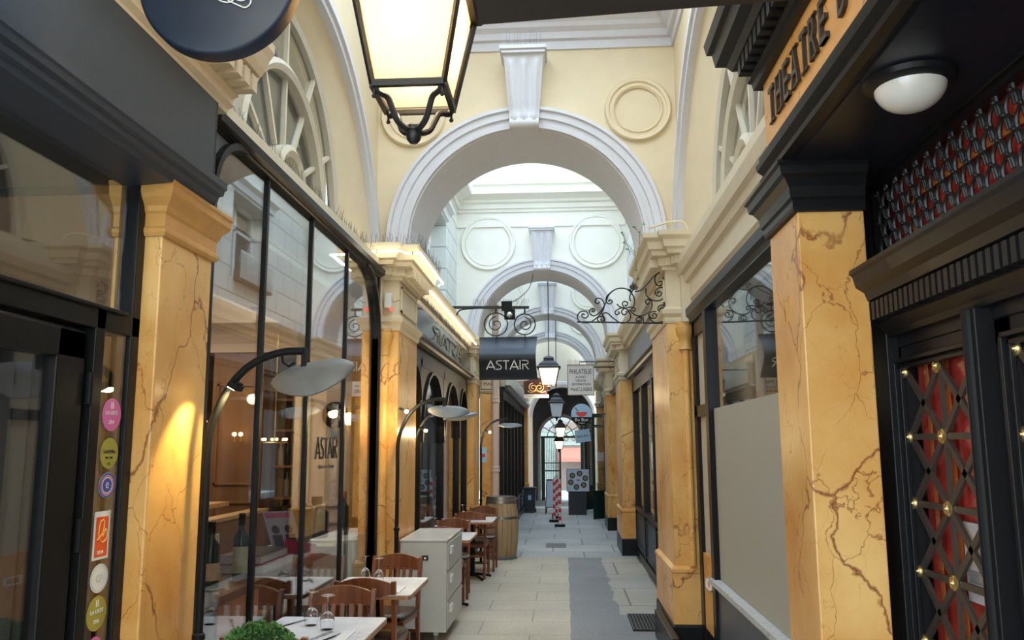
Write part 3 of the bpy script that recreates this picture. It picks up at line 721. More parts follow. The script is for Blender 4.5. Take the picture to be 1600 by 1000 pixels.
# narrow door between the glass and the pier
dm = MB()
for a, b, c, d in ((6.44, 6.50, 0, 2.72), (6.98, 7.12, 0, 2.72), (6.44, 7.10, 2.60, 2.72), (6.44, 7.10, 1.93, 2.02)): dm.box(X1-.03, X1+.03, a, b, c, d)
dd = struct('door_2', dm, black)
struct('kick_panel', MB().box(X1-.02, X1+.01, 6.50, 6.98, .27, .85), gold, dd); struct('kick_board', MB().box(X1-.022, X1+.01, 6.50, 6.98, .0, .27), black, dd)
struct('upper_panel', MB().box(X1+.0, X1+.015, 6.50, 6.98, .85, 1.93).box(X1, X1+.015, 6.50, 6.98, 2.02, 2.60), plain('beige_film', (.52, .46, .35), .6), dd)
lt = MB()
for a, b, c, d in ((6.62, 6.84, .60, .61), (6.62, 6.84, .66, .67), (6.62, 6.635, .60, .67), (6.825, 6.84, .60, .67)): lt.box(X1-.035, X1-.02, a, b, c, d)
struct('letter_slot', lt, white, dd)
# black kerb block at the foot of the pier and junction box
tag(link('kerb_block', MB().box(.80, .868, 6.7, 7.9, 0, .24), black, bevel=.01), 'low black kerb block at the foot of the right pier', 'kerb')
# second and third bays on the right
shop_bay('right', 1.16, 8.35, 13.5, (8.45, 9.4, 10.6, 12.0, 13.4), 2.82, 3.20, plain('grey_fascia', (.16, .165, .18), .4), 'window_16', zt=2.62, z0=.78)
shop_bay('right', 1.14, 14.7, 17.4, (14.75, 15.6, 16.5, 17.35), 2.80, 3.15, greyp, 'window_17', zt=2.62, z0=.7)
shop_bay('right', 1.14, 18.6, 22.8, (18.65, 19.8, 21.2, 22.75), 2.80, 3.15, plain('green_fascia', (.03, .07, .05), .4), 'window_18', zt=2.62, z0=.7)

# ================================================================ far end: low dark vault, arch with gate, bright street
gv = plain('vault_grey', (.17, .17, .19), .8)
def pierced(name, y0, y1, cx, R, zs, x0, x1, ztop, m, n=32):
    arc = [(cx-R, 0), (cx-R, zs)]+[(cx-R*math.cos(PI*i/n), zs+R*math.sin(PI*i/n)) for i in range(n+1)]+[(cx+R, zs), (cx+R, 0)]
    rings = []
    for (x, z) in arc:
        X = x0 if x < cx-R*.999 else (x1 if x > cx+R*.999 else x0+(x1-x0)*(x-(cx-R))/(2*R)); Z = z if (z <= zs) else ztop
        if z <= zs: X = x0 if x < cx else x1
        rings.append([(x, y0, z), (X, y0, Z), (X, y1, Z), (x, y1, z)])
    return struct(name, MB().loft(rings), m)
pierced('wall_front', 24.0, 24.3, -.03, .86, 2.52, -1.9, 1.4, 7.0, pale)
struct('trim_25', MB().loft([[(-.03-r*math.cos(PI*i/32), 24.0-q, 2.52+r*math.sin(PI*i/32)) for r, q in ((.86, 0), (.86, .04), (.93, .06), (1.0, .04), (1.02, 0))] for i in range(33)]), lilac)
lamp('shop_interior_light', 'POINT', (1.75, 20.3, 2.4), 25, (1, .85, .65), .2); lamp('shop_interior_light', 'POINT', (1.75, 10.5, 2.4), 14, (1, .85, .65), .2)  # unseen lights added to brighten the right-hand shop interiors
lamp('shop_interior_light', 'POINT', (-2.3, 10.5, 2.5), 22, (1, .80, .55), .2)
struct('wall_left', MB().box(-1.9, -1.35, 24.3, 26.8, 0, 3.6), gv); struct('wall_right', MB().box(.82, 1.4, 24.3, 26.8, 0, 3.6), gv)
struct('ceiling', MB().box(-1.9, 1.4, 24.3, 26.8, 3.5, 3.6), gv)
GX, GR = -.10, .64
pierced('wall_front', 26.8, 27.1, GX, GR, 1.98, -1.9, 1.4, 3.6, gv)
rs = []
for i in range(33):
    t = PI*i/32; rs.append([(GX-r*math.cos(t), 26.8-q, 1.98+r*math.sin(t)) for r, q in ((GR-.01, 0), (GR-.01, .05), (GR+.08, .05), (GR+.1, 0))])
rs.insert(0, [(GX-r, 26.8-q, 0) for r, q in ((GR-.01, 0), (GR-.01, .05), (GR+.08, .05), (GR+.1, 0))]); rs.append([(GX+r, 26.8-q, 0) for r, q in ((GR-.01, 0), (GR-.01, .05), (GR+.08, .05), (GR+.1, 0))])
struct('trim_19', MB().loft(rs), lilac)
fl = MB()
for k in range(1, 6):
    a = PI*k/6; fl.tube([(GX+.2*math.cos(a), 26.95, 1.98+.2*math.sin(a)), (GX+GR*math.cos(a), 26.95, 1.98+GR*math.sin(a))], .014, 6)
for r in (.2, .42): fl.tube([(GX+r*math.cos(PI*i/24), 26.95, 1.98+r*math.sin(PI*i/24)) for i in range(25)], .014, 6)
fl.box(GX-GR, GX+GR, 26.92, 26.98, 1.95, 2.01)
w = struct('window_19', fl, plain('dark_green', (.012, .05, .04), .35))
dgreen = MATS['dark_green']
# ================================================================ right foreground: the theatre front
theatre = MB().box(.85, 1.35, -1.5, 3.34, 2.88, 3.20)
frz = struct('trim_20', theatre, gold)
a = MB().mould([(.86, 3.38), (.86, -1.5)], [(-.28, 2.76), (.0, 2.76), (.03, 2.765), (.035, 2.78), (.02, 2.80), (.045, 2.82), (.05, 2.84), (.03, 2.85), (.035, 2.875), (-.28, 2.90)])
struct('architrave', a, black, frz)
struct('soffit', MB().box(.88, 1.36, -1.5, 3.34, 2.752, 2.88), plain('soffit_blue_black', (.008, .011, .02), .35), frz)
c = MB().mould([(1.3, 3.36), (.85, 3.36), (.85, -1.5)], [(-.05, 3.18), (.03, 3.18), (.035, 3.21), (.05, 3.22), (.05, 3.29), (.10, 3.30), (.12, 3.33), (.16, 3.35), (.17, 3.41), (.19, 3.42), (.20, 3.47), (.17, 3.49), (-.05, 3.52)])
c.dentils([(1.3, 3.36), (.85, 3.36), (.85, -1.5)], .05, .10, 3.225, 3.29, .07, .6)
struct('trim_21', c, black)
sg = thing('theatre_sign', 'raised dark lettering on the ochre marble frieze above the theatre door', 'sign', (.845, 2.2, 2.94))
ltrs = 'THEATRE D'; wds = [.085, .092, .078, .10, .085, .088, .078, .055, .085]; y = 3.225
dkb = plain('letter_bronze', (.035, .022, .014), .4)
for ch, w_ in zip(ltrs, wds):
    if ch != ' ':
        q = text_mb(ch, (.85, y, 2.965), (0, -1, 0), (0, 0, 1), w_-.012, .145, .014)
        # serif strokes
        for zz in (2.965, 3.104):
            if not (ch == 'D' or (ch == 'T' and zz > 3)): q.box(.838, .848, y-w_*.80, y+.006, zz, zz+.007)
        link('letter', q, dkb, sg)
    y -= w_+.022
# dome lamp under the soffit
dl = thing('dome_lamp', 'white glass dome ceiling lamp with black ring under the theatre soffit', 'lamp', (1.02, 2.36, 2.76))
link('ring', MB().lathe([(.001, 2.76), (.125, 2.76), (.13, 2.75), (.125, 2.735), (.10, 2.725), (.001, 2.725)], (1.02, 2.36, 0), 40), black, dl, smooth=True)
link('lamp_shade', MB().lathe([(.10, 2.735)]+[(.098*math.cos(PI/2*i/10)+.0005, 2.73-.075*math.sin(PI/2*i/10)) for i in range(11)], (1.02, 2.36, 0), 40), plain('opal_glass', (.78, .74, .66), .22, coat=.5), dl, smooth=True)

# door wall
DX = 1.27
dw = MB()
for y0, y1, z0, z1, t0, t1 in ((3.24, 3.42, 0, 2.36, -.03, .1), (3.40, 3.47, 2.36, 2.76, -.03, .1), (3.20, 3.26, 0, 2.12, -.05, .1), (.3, 3.40, 2.36, 2.40, -.02, .1), (.3, 3.40, 2.74, 2.78, -.02, .1), (.3, 3.24, 2.06, 2.14, -.01, .1), (-1.5, 1.75, 0, 2.1, -.02, .1)):
    dw.box(DX+t0, DX+t1, y0, y1, z0, z1)
fw = struct('wall_right', dw, black, bevel=.004)
dc = MB().mould([(DX+.0, 3.21), (DX+.0, .3)], [(-.1, 2.10), (.04, 2.10), (.05, 2.12), (.07, 2.14), (.08, 2.15), (.08, 2.22), (.13, 2.23), (.14, 2.26), (.17, 2.28), (.18, 2.32), (.19, 2.33), (.19, 2.345), (-.1, 2.37)])
dc.dentils([(DX, 3.21), (DX, .3)], .08, .125, 2.155, 2.222, .042, .62)
# return of the cornice over the pilaster face
struct('trim_22', dc, black)
def leaf(n, ya, yb, gy0, gy1, hinge_y):
    m = MB(); zt = 2.06
    for a, b, c, d in ((ya, gy0, .02, zt), (gy1, yb, .02, zt), (ya, yb, 1.985, zt), (ya, yb, .02, .42)): m.box(DX-.005, DX+.05, a, b, c, d)
    # bolection mouldings round the glass
    for k, (o, t) in enumerate(((.0, -.03), (.022, -.018))):
        a, b, c, d = gy0-.03+o, gy1+.03-o, .42-.03+o, 1.985+.03-o; w_ = .016
        for q in ((a, a+w_, c, d), (b-w_, b, c, d), (a, b, c, c+w_), (a, b, d-w_, d)): m.box(DX+t, DX, *q)
    D = struct('door_%d' % n, m, black, bevel=.003)
    return D
lat = plain('grille_bronze', (.055, .040, .033), .5)
def grille(parent, gy0, gy1, centre, z0, z1, rows, first, step):
    g = MB(); x = DX+.012; ros = []
    g.box(x-.006, x+.006, centre-.009, centre+.009, z0, z1)
    half = .25
    for i in range(rows):
        z = first-step*i
        if i > 0: g.box(x-.007, x+.005, gy0, gy1, z-.011, z+.011)
        if i < rows-1:
            for sgn in (-1, 1):
                e = gy0 if sgn < 0 else gy1
                p = (x-.004, centre, z); q = (x-.004, e, z-step); g.bar(p, q, .02, .012, (1, 0, 0)) if False else None
                for (ya, za), (yb, zb) in (((centre, z), (e, z-step)), ((e, z), (centre, z-step))):
                    d = Vector((0, yb-ya, zb-za)); n_ = Vector((0, -d.z, d.y)).normalized()*.0125
                    g.obox((x-.004, (ya+yb)/2, (za+zb)/2), d/2, n_, (.006, 0, 0))
        for yy in (gy0+.004, centre, gy1-.004): ros.append((yy, z, yy == centre))
    link('grille', g, lat, parent)
    for yy, z, c in ros:
        r = .026 if c else .022
        link('rosette', MB().lathe([(.0005, -.016), (.005, -.015), (.007, -.010), (.011, -.012), (.014, -.008), (.019, -.010), (r, -.005), (r, 0), (.0005, 0)], (x-.010, yy, z), 20, 'x'), brass, parent, smooth=True)
D3 = leaf(3, 2.575, 3.235, 2.64, 3.18, 3.2)
grille(D3, 2.645, 3.175, 2.905, .42, 1.985, 7, 1.965, .238)
dglass = glass('door_glass', (.95, .93, .92), .6)
struct('pane', MB().box(DX+.03, DX+.034, 2.64, 3.18, .42, 1.985), dglass, D3)
struct('astragal', MB().box(DX-.06, DX+.03, 2.50, 2.575, .02, 2.10).lathe([(.018, .02), (.018, 2.1)], (DX-.06, 2.54, 0), 12), black, D3, bevel=.004)
D4 = leaf(4, 1.80, 2.50, 1.87, 2.41, 1.8)
grille(D4, 1.875, 2.405, 2.14, .42, 1.985, 7, 1.965, .238)
struct('pane', MB().box(DX+.03, DX+.034, 1.87, 2.41, .42, 1.985), dglass, D4)
# red curtain with wooden glazing bars seen through the glass
red = wood('red_velvet', (.40, .02, .018), (.70, .075, .035), .8, (4, 34, 4))
cu = MB(); rs = []
for i in range(161):
    y = .8+2.6*i/160; rs.append([(DX+.070+.012*math.sin(y*60)+.008*math.sin(y*23), y, z) for z in (.05, 2.75)])
tag(link('red_curtain', cu.loft(rs, closed=False, cap=False), red, smooth=True), 'red velvet curtain hanging behind the latticed theatre doors', 'curtain')
ob = plain('orange_wood', (.55, .17, .04), .5)
m = MB(); m.box(DX+.040, DX+.046, 1.0, 3.1, 2.60, 2.62); m.box(DX+.040, DX+.046, 3.08, 3.10, .4, 2.62); m.box(DX+.040, DX+.046, 2.92, 2.95, .4, 2.0); m.box(DX+.040, DX+.046, 2.16, 2.19, .4, 2.0)
tag(link('inner_frame', m, ob), 'orange wooden inner frame behind the theatre door glass', 'frame')
struct('wall_right', MB().box(DX+.25, DX+.3, -1.5, 3.5, 0, 3.2), plain('foyer_dark', (.05, .015, .012), .9))
nt = thing('paper_notice', 'white paper notice taped behind the lattice of the theatre door', 'notice', (DX+.045, 2.72, 1.22))
link('sheet', MB().box(DX+.036, DX+.039, 2.74, 2.89, 1.20, 1.45), white, nt)
link('printing', MB().box(DX+.0345, DX+.0358, 2.77, 2.87, 1.38, 1.385).box(DX+.0345, DX+.0358, 2.76, 2.87, 1.34, 1.345).box(DX+.0345, DX+.0358, 2.77, 2.87, 1.26, 1.30), plain('grey_ink', (.35, .35, .35), .6), nt)
# fish-scale transom grille: overlapping arched cast-iron scales
sc = MB(); x = DX+.03; pw, ph = .094, .068
for r in range(6):
    z = 2.385+ph*r*.86
    for k in range(28):
        y = 3.375-pw*(k+.5*(r % 2)) ; h = .085
        if y < .85: continue
        P = [(x-.006, y+.040*math.cos(t), z+.040+.040*math.sin(t)*1.05) for t in [PI*i/10 for i in range(11)]]
        P = [(x+.004, y+.040, z-.015)]+P+[(x+.004, y-.040, z-.015)]
        sc.tube(P, .0065, 6)
        sc.ball((x-.012, y, z+.086), .008, 8)
tg = thing('transom_grille', 'dark cast iron fish scale grille over the theatre door cornice', 'grille', (x, 2, 2.36))
link('scales', sc, plain('cast_iron', (.022, .02, .018), .42), tg, smooth=True)['kind'] = 'stuff'
link('grille_frame', MB().box(x-.03, x+.02, 3.37, 3.41, 2.40, 2.74).box(x-.03, x+.02, .8, 3.4, 2.72, 2.74), black, tg)
# dark overhead board
ob = MB().loft([[(-.20, y, 2.775), (.85, y, 2.825), (.85, y, 2.93), (-.20, y, 2.88)] for y in (1.35, 2.0)])
bb = struct('ceiling', ob, plain('dark_brown_board', (.035, .027, .024), .5))
# ================================================================ restaurant behind the big window
brown = wood('brown_panelling', (.16, .075, .03), (.24, .12, .05), .5, (6, 6, 1))
wpan = plain('cream_panelling', (.72, .66, .57), .5)
struct('wall_front', MB().box(-2.52, -1.95, 7.9, 8.0, 0, 2.9), wpan)
wl = MB()
for a, b, c, d in ((-2.44, -1.99, 1.15, 2.35), (-2.44, -1.99, .3, 1.02)):
    for q in ((a, a+.025, c, d), (b-.025, b, c, d), (a, b, c, c+.025), (a, b, d-.025, d)): wl.box(q[0], q[1], 7.87, 7.9, q[2], q[3])
wl.box(-2.56, -2.50, 7.85, 7.92, 0, 2.9)
struct('trim_23', wl, wpan)
struct('wall_front', MB().box(-3.35, -2.86, 7.8, 7.95, 0, 2.9), brown)
bp = MB()
for c, d in ((1.35, 2.3), (.3, 1.2)):
    for q in ((-3.3, -3.28, c, d), (-2.93, -2.91, c, d), (-3.3, -2.91, c, c+.02), (-3.3, -2.91, d-.02, d)): bp.box(q[0], q[1], 7.78, 7.8, q[2], q[3])
struct('trim_24', bp, brown)
struct('wall_left', MB().box(-5.6, -5.5, 3.6, 10.5, 0, 2.9), brown); struct('wall_front', MB().box(-5.6, -2.4, 10.4, 10.5, 0, 2.9), brown)
struct('wall_back', MB().box(-5.6, -1.72, 3.6, 3.66, 0, 2.9), brown)
cl = MB().box(-5.6, -1.72, 3.6, 10.5, 2.86, 2.92).box(-5.6, -1.95, 3.6, 10.5, 2.92, 3.34).mould([(-5.5, 7.78), (-2.52, 7.78)], [(0, 2.6), (.02, 2.6), (.04, 2.68), (.12, 2.74), (.16, 2.80), (.2, 2.86), (0, 2.86)])
struct('ceiling', cl, plain('restaurant_ceiling', (.66, .52, .36), .7))
warm = emit('warm_downlight', (1, .75, .42), 14)
for i, (x, y) in enumerate(((-2.6, 5.0), (-2.6, 6.8), (-3.7, 5.2), (-3.7, 7.2))):
    t = thing('ceiling_downlight', 'round recessed downlight in the restaurant ceiling', 'lamp', (x, y, 2.85), 'downlights in the restaurant ceiling')
    link('trim_ring', MB().lathe([(.045, 2.86), (.06, 2.855), (.06, 2.85), (.045, 2.848)], (x, y, 0), 24), brass, t)
    link('lens', MB().lathe([(.0005, 2.852), (.045, 2.852), (.045, 2.858), (.0005, 2.858)], (x, y, 0), 24), warm, t)
lamp('restaurant_ceiling_light', 'AREA', (-3.3, 6.4, 2.8), 42, (1, .80, .58), 1.6, (-3.3, 6.4, 0))
# back shelving recess
sh = thing('shelving_unit', 'dark wooden back bar shelving between the brown and cream panels', 'shelves', (-2.69, 8.3, 0))
link('cabinet', MB().box(-2.86, -2.52, 8.4, 8.45, 0, 2.6).box(-2.86, -2.83, 8.0, 8.4, 0, 2.6).box(-2.55, -2.52, 8.0, 8.4, 0, 2.6), brown, sh)
for z in (.9, 1.2, 1.5, 1.85, 2.15): link('shelf', MB().box(-2.83, -2.55, 8.05, 8.4, z, z+.02), brown, sh)
# bottles on the shelves
def bottle_mb(c, h=.3, r=.037):
    x, y, z = c
    return MB().lathe([(.0005, 0), (r*.92, 0), (r, .006), (r, h*.58), (r*.9, h*.65), (r*.42, h*.75), (r*.36, h*.8), (r*.36, h*.96), (r*.42, h*.965), (r*.42, h), (.0005, h)], c, 20)
bg_mats = [plain('green_bottle', (.01, .03, .012), .08, coat=.5), plain('amber_bottle', (.16, .05, .01), .1, coat=.5), plain('clear_bottle', (.5, .45, .38), .1)]
n_ = 0
for z in (.92, 1.22, 1.52, 1.87):
    for k in range(4):
        b = link('bottle', bottle_mb((-2.80+.07*k, 8.2, z+.001), .24, .026), bg_mats[(n_*7) % 3], smooth=True)
        tag(b, 'small bottle in the row on the dark back bar shelves', 'bottle', 'bottles on the back bar shelves'); n_ += 1
# pendant and wall globes
glow = emit('warm_globe', (1, .62, .26), 9)
for lab, p, r in (('warm glowing globe pendant behind the near end of the big window, upper one', (-3.25, 7.3, 1.93), .07), ('warm glowing half globe pendant lower beside the lamp pole', (-3.05, 7.0, 1.76), .05)):
    t = thing('pendant_lamp', lab, 'lamp', p)
    link('globe', MB().ball(p, r, 16), glow, t, smooth=True); link('cord', MB().tube([(p[0], p[1], p[2]+r*.9), (p[0], p[1], 2.86)], .004, 5), blackm, t)
t = thing('wall_lamp', 'round yellow glowing wall lamp on the cream panelled restaurant wall', 'lamp', (-2.02, 7.82, 1.96))
link('globe', MB().ball((-2.02, 7.80, 1.96), .06, 18), glow, t, smooth=True); link('bracket', MB().tube([(-2.02, 7.88, 1.93), (-2.02, 7.80, 1.90)], .012, 8), brass, t)
t = thing('wall_mirror', 'round black ringed mirror lamp on the cream panelled restaurant wall', 'mirror', (-2.17, 7.86, 1.98))
link('ring', MB().lathe([(.075, 0), (.075, -.03), (.11, -.035), (.125, -.02), (.125, 0)], (-2.17, 7.87, 2.0), 32, 'y'), blackm, t, smooth=True)
link('disc', MB().lathe([(.0005, -.012), (.075, -.012), (.075, -.004), (.0005, -.004)], (-2.17, 7.87, 2.0), 32, 'y'), plain('mirror_grey', (.5, .5, .5), .1, .9), t)
link('handle', MB().box(-2.20, -2.14, 7.84, 7.86, 1.78, 1.90), blackm, t)
t = thing('chandelier', 'brass ring chandelier with small glowing bulbs in front of the shelves', 'lamp', (-2.66, 7.6, 1.75))
link('hoop', MB().tube([(-2.66+.11*math.cos(2*PI*i/20), 7.6+.11*math.sin(2*PI*i/20), 1.74) for i in range(21)], .006, 6), brass, t)
link('stem', MB().tube([(-2.66, 7.6, 1.74), (-2.66, 7.6, 2.86)], .005, 6).tube([(-2.77, 7.6, 1.74), (-2.55, 7.6, 1.74)], .005, 6), brass, t)
for k in range(6): link('bulb', MB().ball((-2.66+.11*math.cos(k*PI/3), 7.6+.11*math.sin(k*PI/3), 1.77), .014, 8), glow, t, smooth=True)
t = thing('wall_lamp', 'small brass two armed wall lamp on the brown panelling', 'lamp', (-3.05, 7.76, 1.78))
link('arm', MB().tube([(-3.08, 7.78, 1.75), (-3.08, 7.70, 1.75), (-3.08, 7.70, 1.80)], .006, 6).tube([(-3.02, 7.78, 1.75), (-3.02, 7.70, 1.75), (-3.02, 7.70, 1.80)], .006, 6), brass, t)
for x in (-3.08, -3.02): link('bulb', MB().ball((x, 7.70, 1.82), .02, 10), glow, t, smooth=True)
# banquette and table
t = thing('banquette', 'long brown studded banquette back seen through the restaurant window', 'bench', (-2.75, 5.8, 0))
link('backrest', MB().box(-2.82, -2.70, 4.2, 7.6, .3, 1.12), plain('tan_leather', (.20, .10, .045), .5, bump=.4, scale=60, var=.2), t, bevel=.03)
link('top_rail', MB().box(-2.83, -2.69, 4.2, 7.6, 1.12, 1.15), wood('pale_wood_rail', (.45, .30, .16), (.58, .40, .22)), t)
link('seat', MB().box(-2.70, -2.25, 4.2, 7.6, .3, .48), MATS['tan_leather'], t, bevel=.03)
t = thing('wooden_table', 'pale wooden high table inside with a dark pepper mill on it', 'table', (-3.15, 6.6, 0))
link('tabletop', MB().box(-3.5, -2.9, 6.2, 7.2, 1.20, 1.235), MATS['pale_wood_rail'], t); link('leg', MB().box(-3.25, -3.15, 6.6, 6.7, 0, 1.2), blackm, t)
tag(link('pepper_mill', MB().lathe([(.0005, 0), (.028, 0), (.03, .02), (.018, .06), (.024, .11), (.02, .14), (.026, .16), (.012, .19), (.0005, .2)], (-3.1, 6.75, 1.235), 16), plain('dark_wood', (.03, .018, .01), .3), smooth=True), 'dark turned pepper mill on the pale wooden table inside', 'pepper mill')
for i, (x, y) in enumerate(((-3.0, 6.55), (-2.95, 6.8), (-3.2, 6.6))):
    tag(link('tumbler', MB().lathe([(.0005, 0), (.025, 0), (.032, .08), (.029, .08), (.023, .006), (.0005, .006)], (x, y, 1.235), 16), glass('tumbler_glass', (.9, .85, .75), 2) if 'tumbler_glass' not in MATS else MATS['tumbler_glass'], smooth=True), 'small drinking glass beside the pepper mill on the inside table', 'glass', 'glasses on the inside table')
# display ledge behind the glass
t = thing('window_ledge', 'dark wooden display ledge behind the big window holding bottles and books', 'shelf', (-1.92, 5.2, 0))
link('board', MB().box(-2.14, -1.70, 3.75, 6.25, .93, .97), plain('dark_ledge', (.045, .028, .02), .4), t)
link('bracket', MB().box(-2.1, -1.74, 4.2, 4.24, .6, .93).box(-2.1, -1.74, 5.8, 5.84, .6, .93), blackm, t)
t = thing('fluted_planter', 'pale fluted box under the bottles at the far end of the window', 'box', (-2.0, 6.8, 0))
link('body', MB().box(-2.25, -1.74, 6.35, 7.36, .55, .96).dentils([(-1.74, 6.35), (-1.74, 7.36)], .0, .012, .58, .94, .07, .5), plain('pale_box', (.6, .63, .6), .5), t)
link('leg', MB().box(-2.2, -1.8, 6.4, 7.3, 0, .55), blackm, t)
lab1 = plain('cream_label', (.72, .66, .42), .6); lab2 = plain('peach_label', (.75, .5, .32), .6)
def display_bottle(label, x, y, z, h, r, m, lm, capm, lz=(.22, .5)):
    t = thing('wine_bottle', label, 'bottle', (x, y, z))
    link('bottle_body', bottle_mb((x, y, z), h, r), m, t, smooth=True)
    if lm:
        L_ = link('label', MB().lathe([(r+.0008, h*lz[0]), (r+.0008, h*lz[1])], (x, y, z), 28), lm, t, smooth=True)
    link('capsule', MB().lathe([(r*.46, h*.82), (r*.46, h*1.0), (.0005, h*1.005)], (x, y, z), 16), capm, t, smooth=True)
display_bottle('dark champagne bottle with peach label behind the glass, nearest the lamp pole', -1.87, 4.42, .97, .34, .05, bg_mats[0], lab2, blackm, (.12, .38))
display_bottle('dark wine bottle with pale yellow label standing beside the stack of books', -1.82, 4.72, .97, .36, .042, bg_mats[0], lab1, blackm, (.1, .5))
display_bottle('tall green wine bottle at the far end of the window display', -1.88, 7.18, .96, .36, .042, bg_mats[0], None, plain('red_capsule', (.25, .02, .02), .4))
display_bottle('wide black magnum bottle with white emblem on the pale fluted box', -2.05, 6.95, .96, .33, .10, plain('black_bottle', (.01, .012, .016), .12, coat=.4), None, blackm)
tag(link('amber_vase', MB().lathe([(.0005, 0), (.07, 0), (.09, .04), (.1, .2), (.1, .26), (.0005, .26)], (-2.08, 6.62, .96), 20), plain('amber_vase_glaze', (.2, .12, .03), .3), smooth=True), 'dark amber fluted vase on the pale box behind the window', 'vase')
tag(link('white_emblem', MB().obox((-1.985, 6.87, 1.08), (.035, .03, 0), (0, 0, .012), (.001, -.001, 0)), white), 'small white bird shaped emblem on the black magnum bottle', 'emblem') if False else None
# menus standing in a fan, books, magazine
t = thing('menu_fan', 'fan of folded orange and white menus standing between the two bottles', 'menus', (-1.86, 4.62, .97))
for k in range(4):
    a = .25+.14*k; c = Vector((-1.90, 4.62, .97)); u = Vector((0, -math.sin(a)*.7, math.cos(a)))
    link('menu', MB().obox(c+u*.14+Vector((.004*k, 0, 0)), u*.13, Vector((0, math.cos(a), math.sin(a)*.7))*.02, (.002, 0, 0)), plain('menu_orange', (.75, .5, .22), .6) if k % 2 else white, t)
def book(label, x0, x1, y0, y1, z0, z1, cm):
    t = thing('book', label, 'book', ((x0+x1)/2, (y0+y1)/2, z0))
    link('pages', MB().box(x0+.006, x1-.006, y0+.004, y1-.004, z0+.003, z1-.003), plain('paper_block', (.75, .72, .68), .7), t)
    link('cover', MB().box(x0, x1, y0, y1, z0, z0+.003).box(x0, x1, y0, y1, z1-.003, z1).box(x0, x0+.003, y0, y1, z0, z1), cm, t)
book('thick book with pink cover at the bottom of the stack on the ledge', -2.05, -1.75, 4.90, 5.45, .97, 1.02, plain('pink_cover', (.55, .12, .25), .5))
book('thick black covered book on top of the pink one', -2.03, -1.77, 4.92, 5.40, 1.021, 1.07, plain('black_cover', (.02, .02, .022), .4))
t = thing('magazine', 'fashion magazine with two dark figures leaning at a tilt behind the glass', 'magazine', (-1.82, 5.62, .97))
o = Vector((-1.84, 5.62, 1.0)); u = Vector((.82, .55, 0)).normalized(); v = (Vector((0, 0, .95))-u*.30).normalized()
def slab(o, u, v, a0, a1, b0, b1, t0, t1):
    n = u.cross(v).normalized(); return MB().obox(o+u*(a0+a1)/2+v*(b0+b1)/2+n*(t0+t1)/2, u*(a1-a0)/2, v*(b1-b0)/2, n*(t1-t0)/2)
link('cover', slab(o, u, v, -.10, .10, 0, .29, 0, .006), plain('mag_grey', (.55, .54, .6), .35), t)
link('title', slab(o, u, v, -.09, .07, .245, .28, .0062, .0072), plain('mag_pink', (.75, .15, .28), .4), t)
for a in (-.045, .04):
    q = slab(o, u, v, a-.032, a+.032, .01, .13, .0062, .0072); cc = o+u*a+v*.165; n = u.cross(v)
    q.loft([[cc+u*(.026*math.cos(k*PI/6))+v*(.03*math.sin(k*PI/6))+n*h for k in range(12)] for h in (.0062, .0074)])
    link('cover_figure', q, plain('mag_dark', (.06, .055, .08), .4), t)
tag(link('red_booklet', slab(Vector((-1.775, 5.60, .99)), Vector((.75, .55, -.22)).normalized(), Vector((.2, .1, .95)).normalized(), -.11, .11, 0, .09, 0, .006), plain('booklet_red', (.6, .05, .12), .4)), 'small red booklet leaning in front of the fashion magazine', 'booklet')
# lettering on the glass
t = thing('glass_lettering', 'dark restaurant name and line of small print lettered on the big window pane', 'sign', (-1.645, 5.75, 1.6))
bl = plain('letter_black', (.02, .018, .016), .5)
link('name', astair_mb((-1.644, 5.50, 1.625), (0, 1, 0), (0, 0, 1), .52, .135, .007), bl, t)
link('small_print', text_mb('Bistrot de Passage', (-1.644, 5.58, 1.545), (0, 1, 0), (0, 0, 1), .37, .035, .002), bl, t)
# stickers on the narrow pane by the door
def sticker(label, y, z, ry, rz_, m, texts=(), rect=False, rings=()):
    X = -1.660; t = thing('sticker', label, 'sticker', (X, y, z))
    if rect: link('backing', MB().box(X, X+.0008, y-ry, y+ry, z-rz_, z+rz_), m, t)
    else: link('backing', MB().loft([[(X+q, y+ry*math.cos(2*PI*i/32), z+rz_*math.sin(2*PI*i/32)) for i in range(32)] for q in (0, .0008)]), m, t)
    for r0, r1, mm in rings:
        link('ring', MB().loft([[(X+q, y+ry*r*math.cos(2*PI*i/32), z+rz_*r*math.sin(2*PI*i/32)) for r, q in ((r0, .001), (r1, .001), (r1, .0016), (r0, .0016))] for i in range(32)], True, True), mm, t)
    for s_, dz, h, w_, mm in texts:
        link('lettering', text_mb(s_, (X+.001, y-w_/2, z+dz), (0, 1, 0), (0, 0, 1), w_, h, .0008), mm, t)
pk = plain('sticker_pink', (.72, .16, .42), .4); gd = plain('sticker_gold', (.42, .36, .06), .4); rd = plain('sticker_red', (.78, .10, .02), .4); bl2 = plain('sticker_blue', (.04, .08, .4), .4)
yy = 2.985
sticker('pink oval sticker at the top of the glass strip by the left door', yy, 1.82, .064, .060, pk, (('LA LISTE', .0, .014, .082, white), ('294', -.034, .014, .036, white), ('II', .022, .024, .016, white)))
sticker('gold round sticker just below the pink oval one', yy, 1.68, .060, .056, gd, (('Gault&Millau', .0, .013, .078, bl), ('2024 - 2025', -.02, .008, .05, bl), ('CF', -.043, .01, .02, bl)))
sticker('white and blue ringed round sticker with red border', yy, 1.565, .054, .045, white, (('e', -.011, .022, .02, white),), rings=((.82, .98, bl2), (.68, .76, rd), (.0, .56, bl2)))
sticker('tall red rectangular sticker with white border and yellow scribble', yy-.015, 1.39, .052, .084, white, (), rect=True)
X = -1.659; tt = bpy.data.objects['sticker.003']
link('red_field', MB().box(X, X+.0008, yy-.055, yy+.025, 1.315, 1.455), rd, tt)
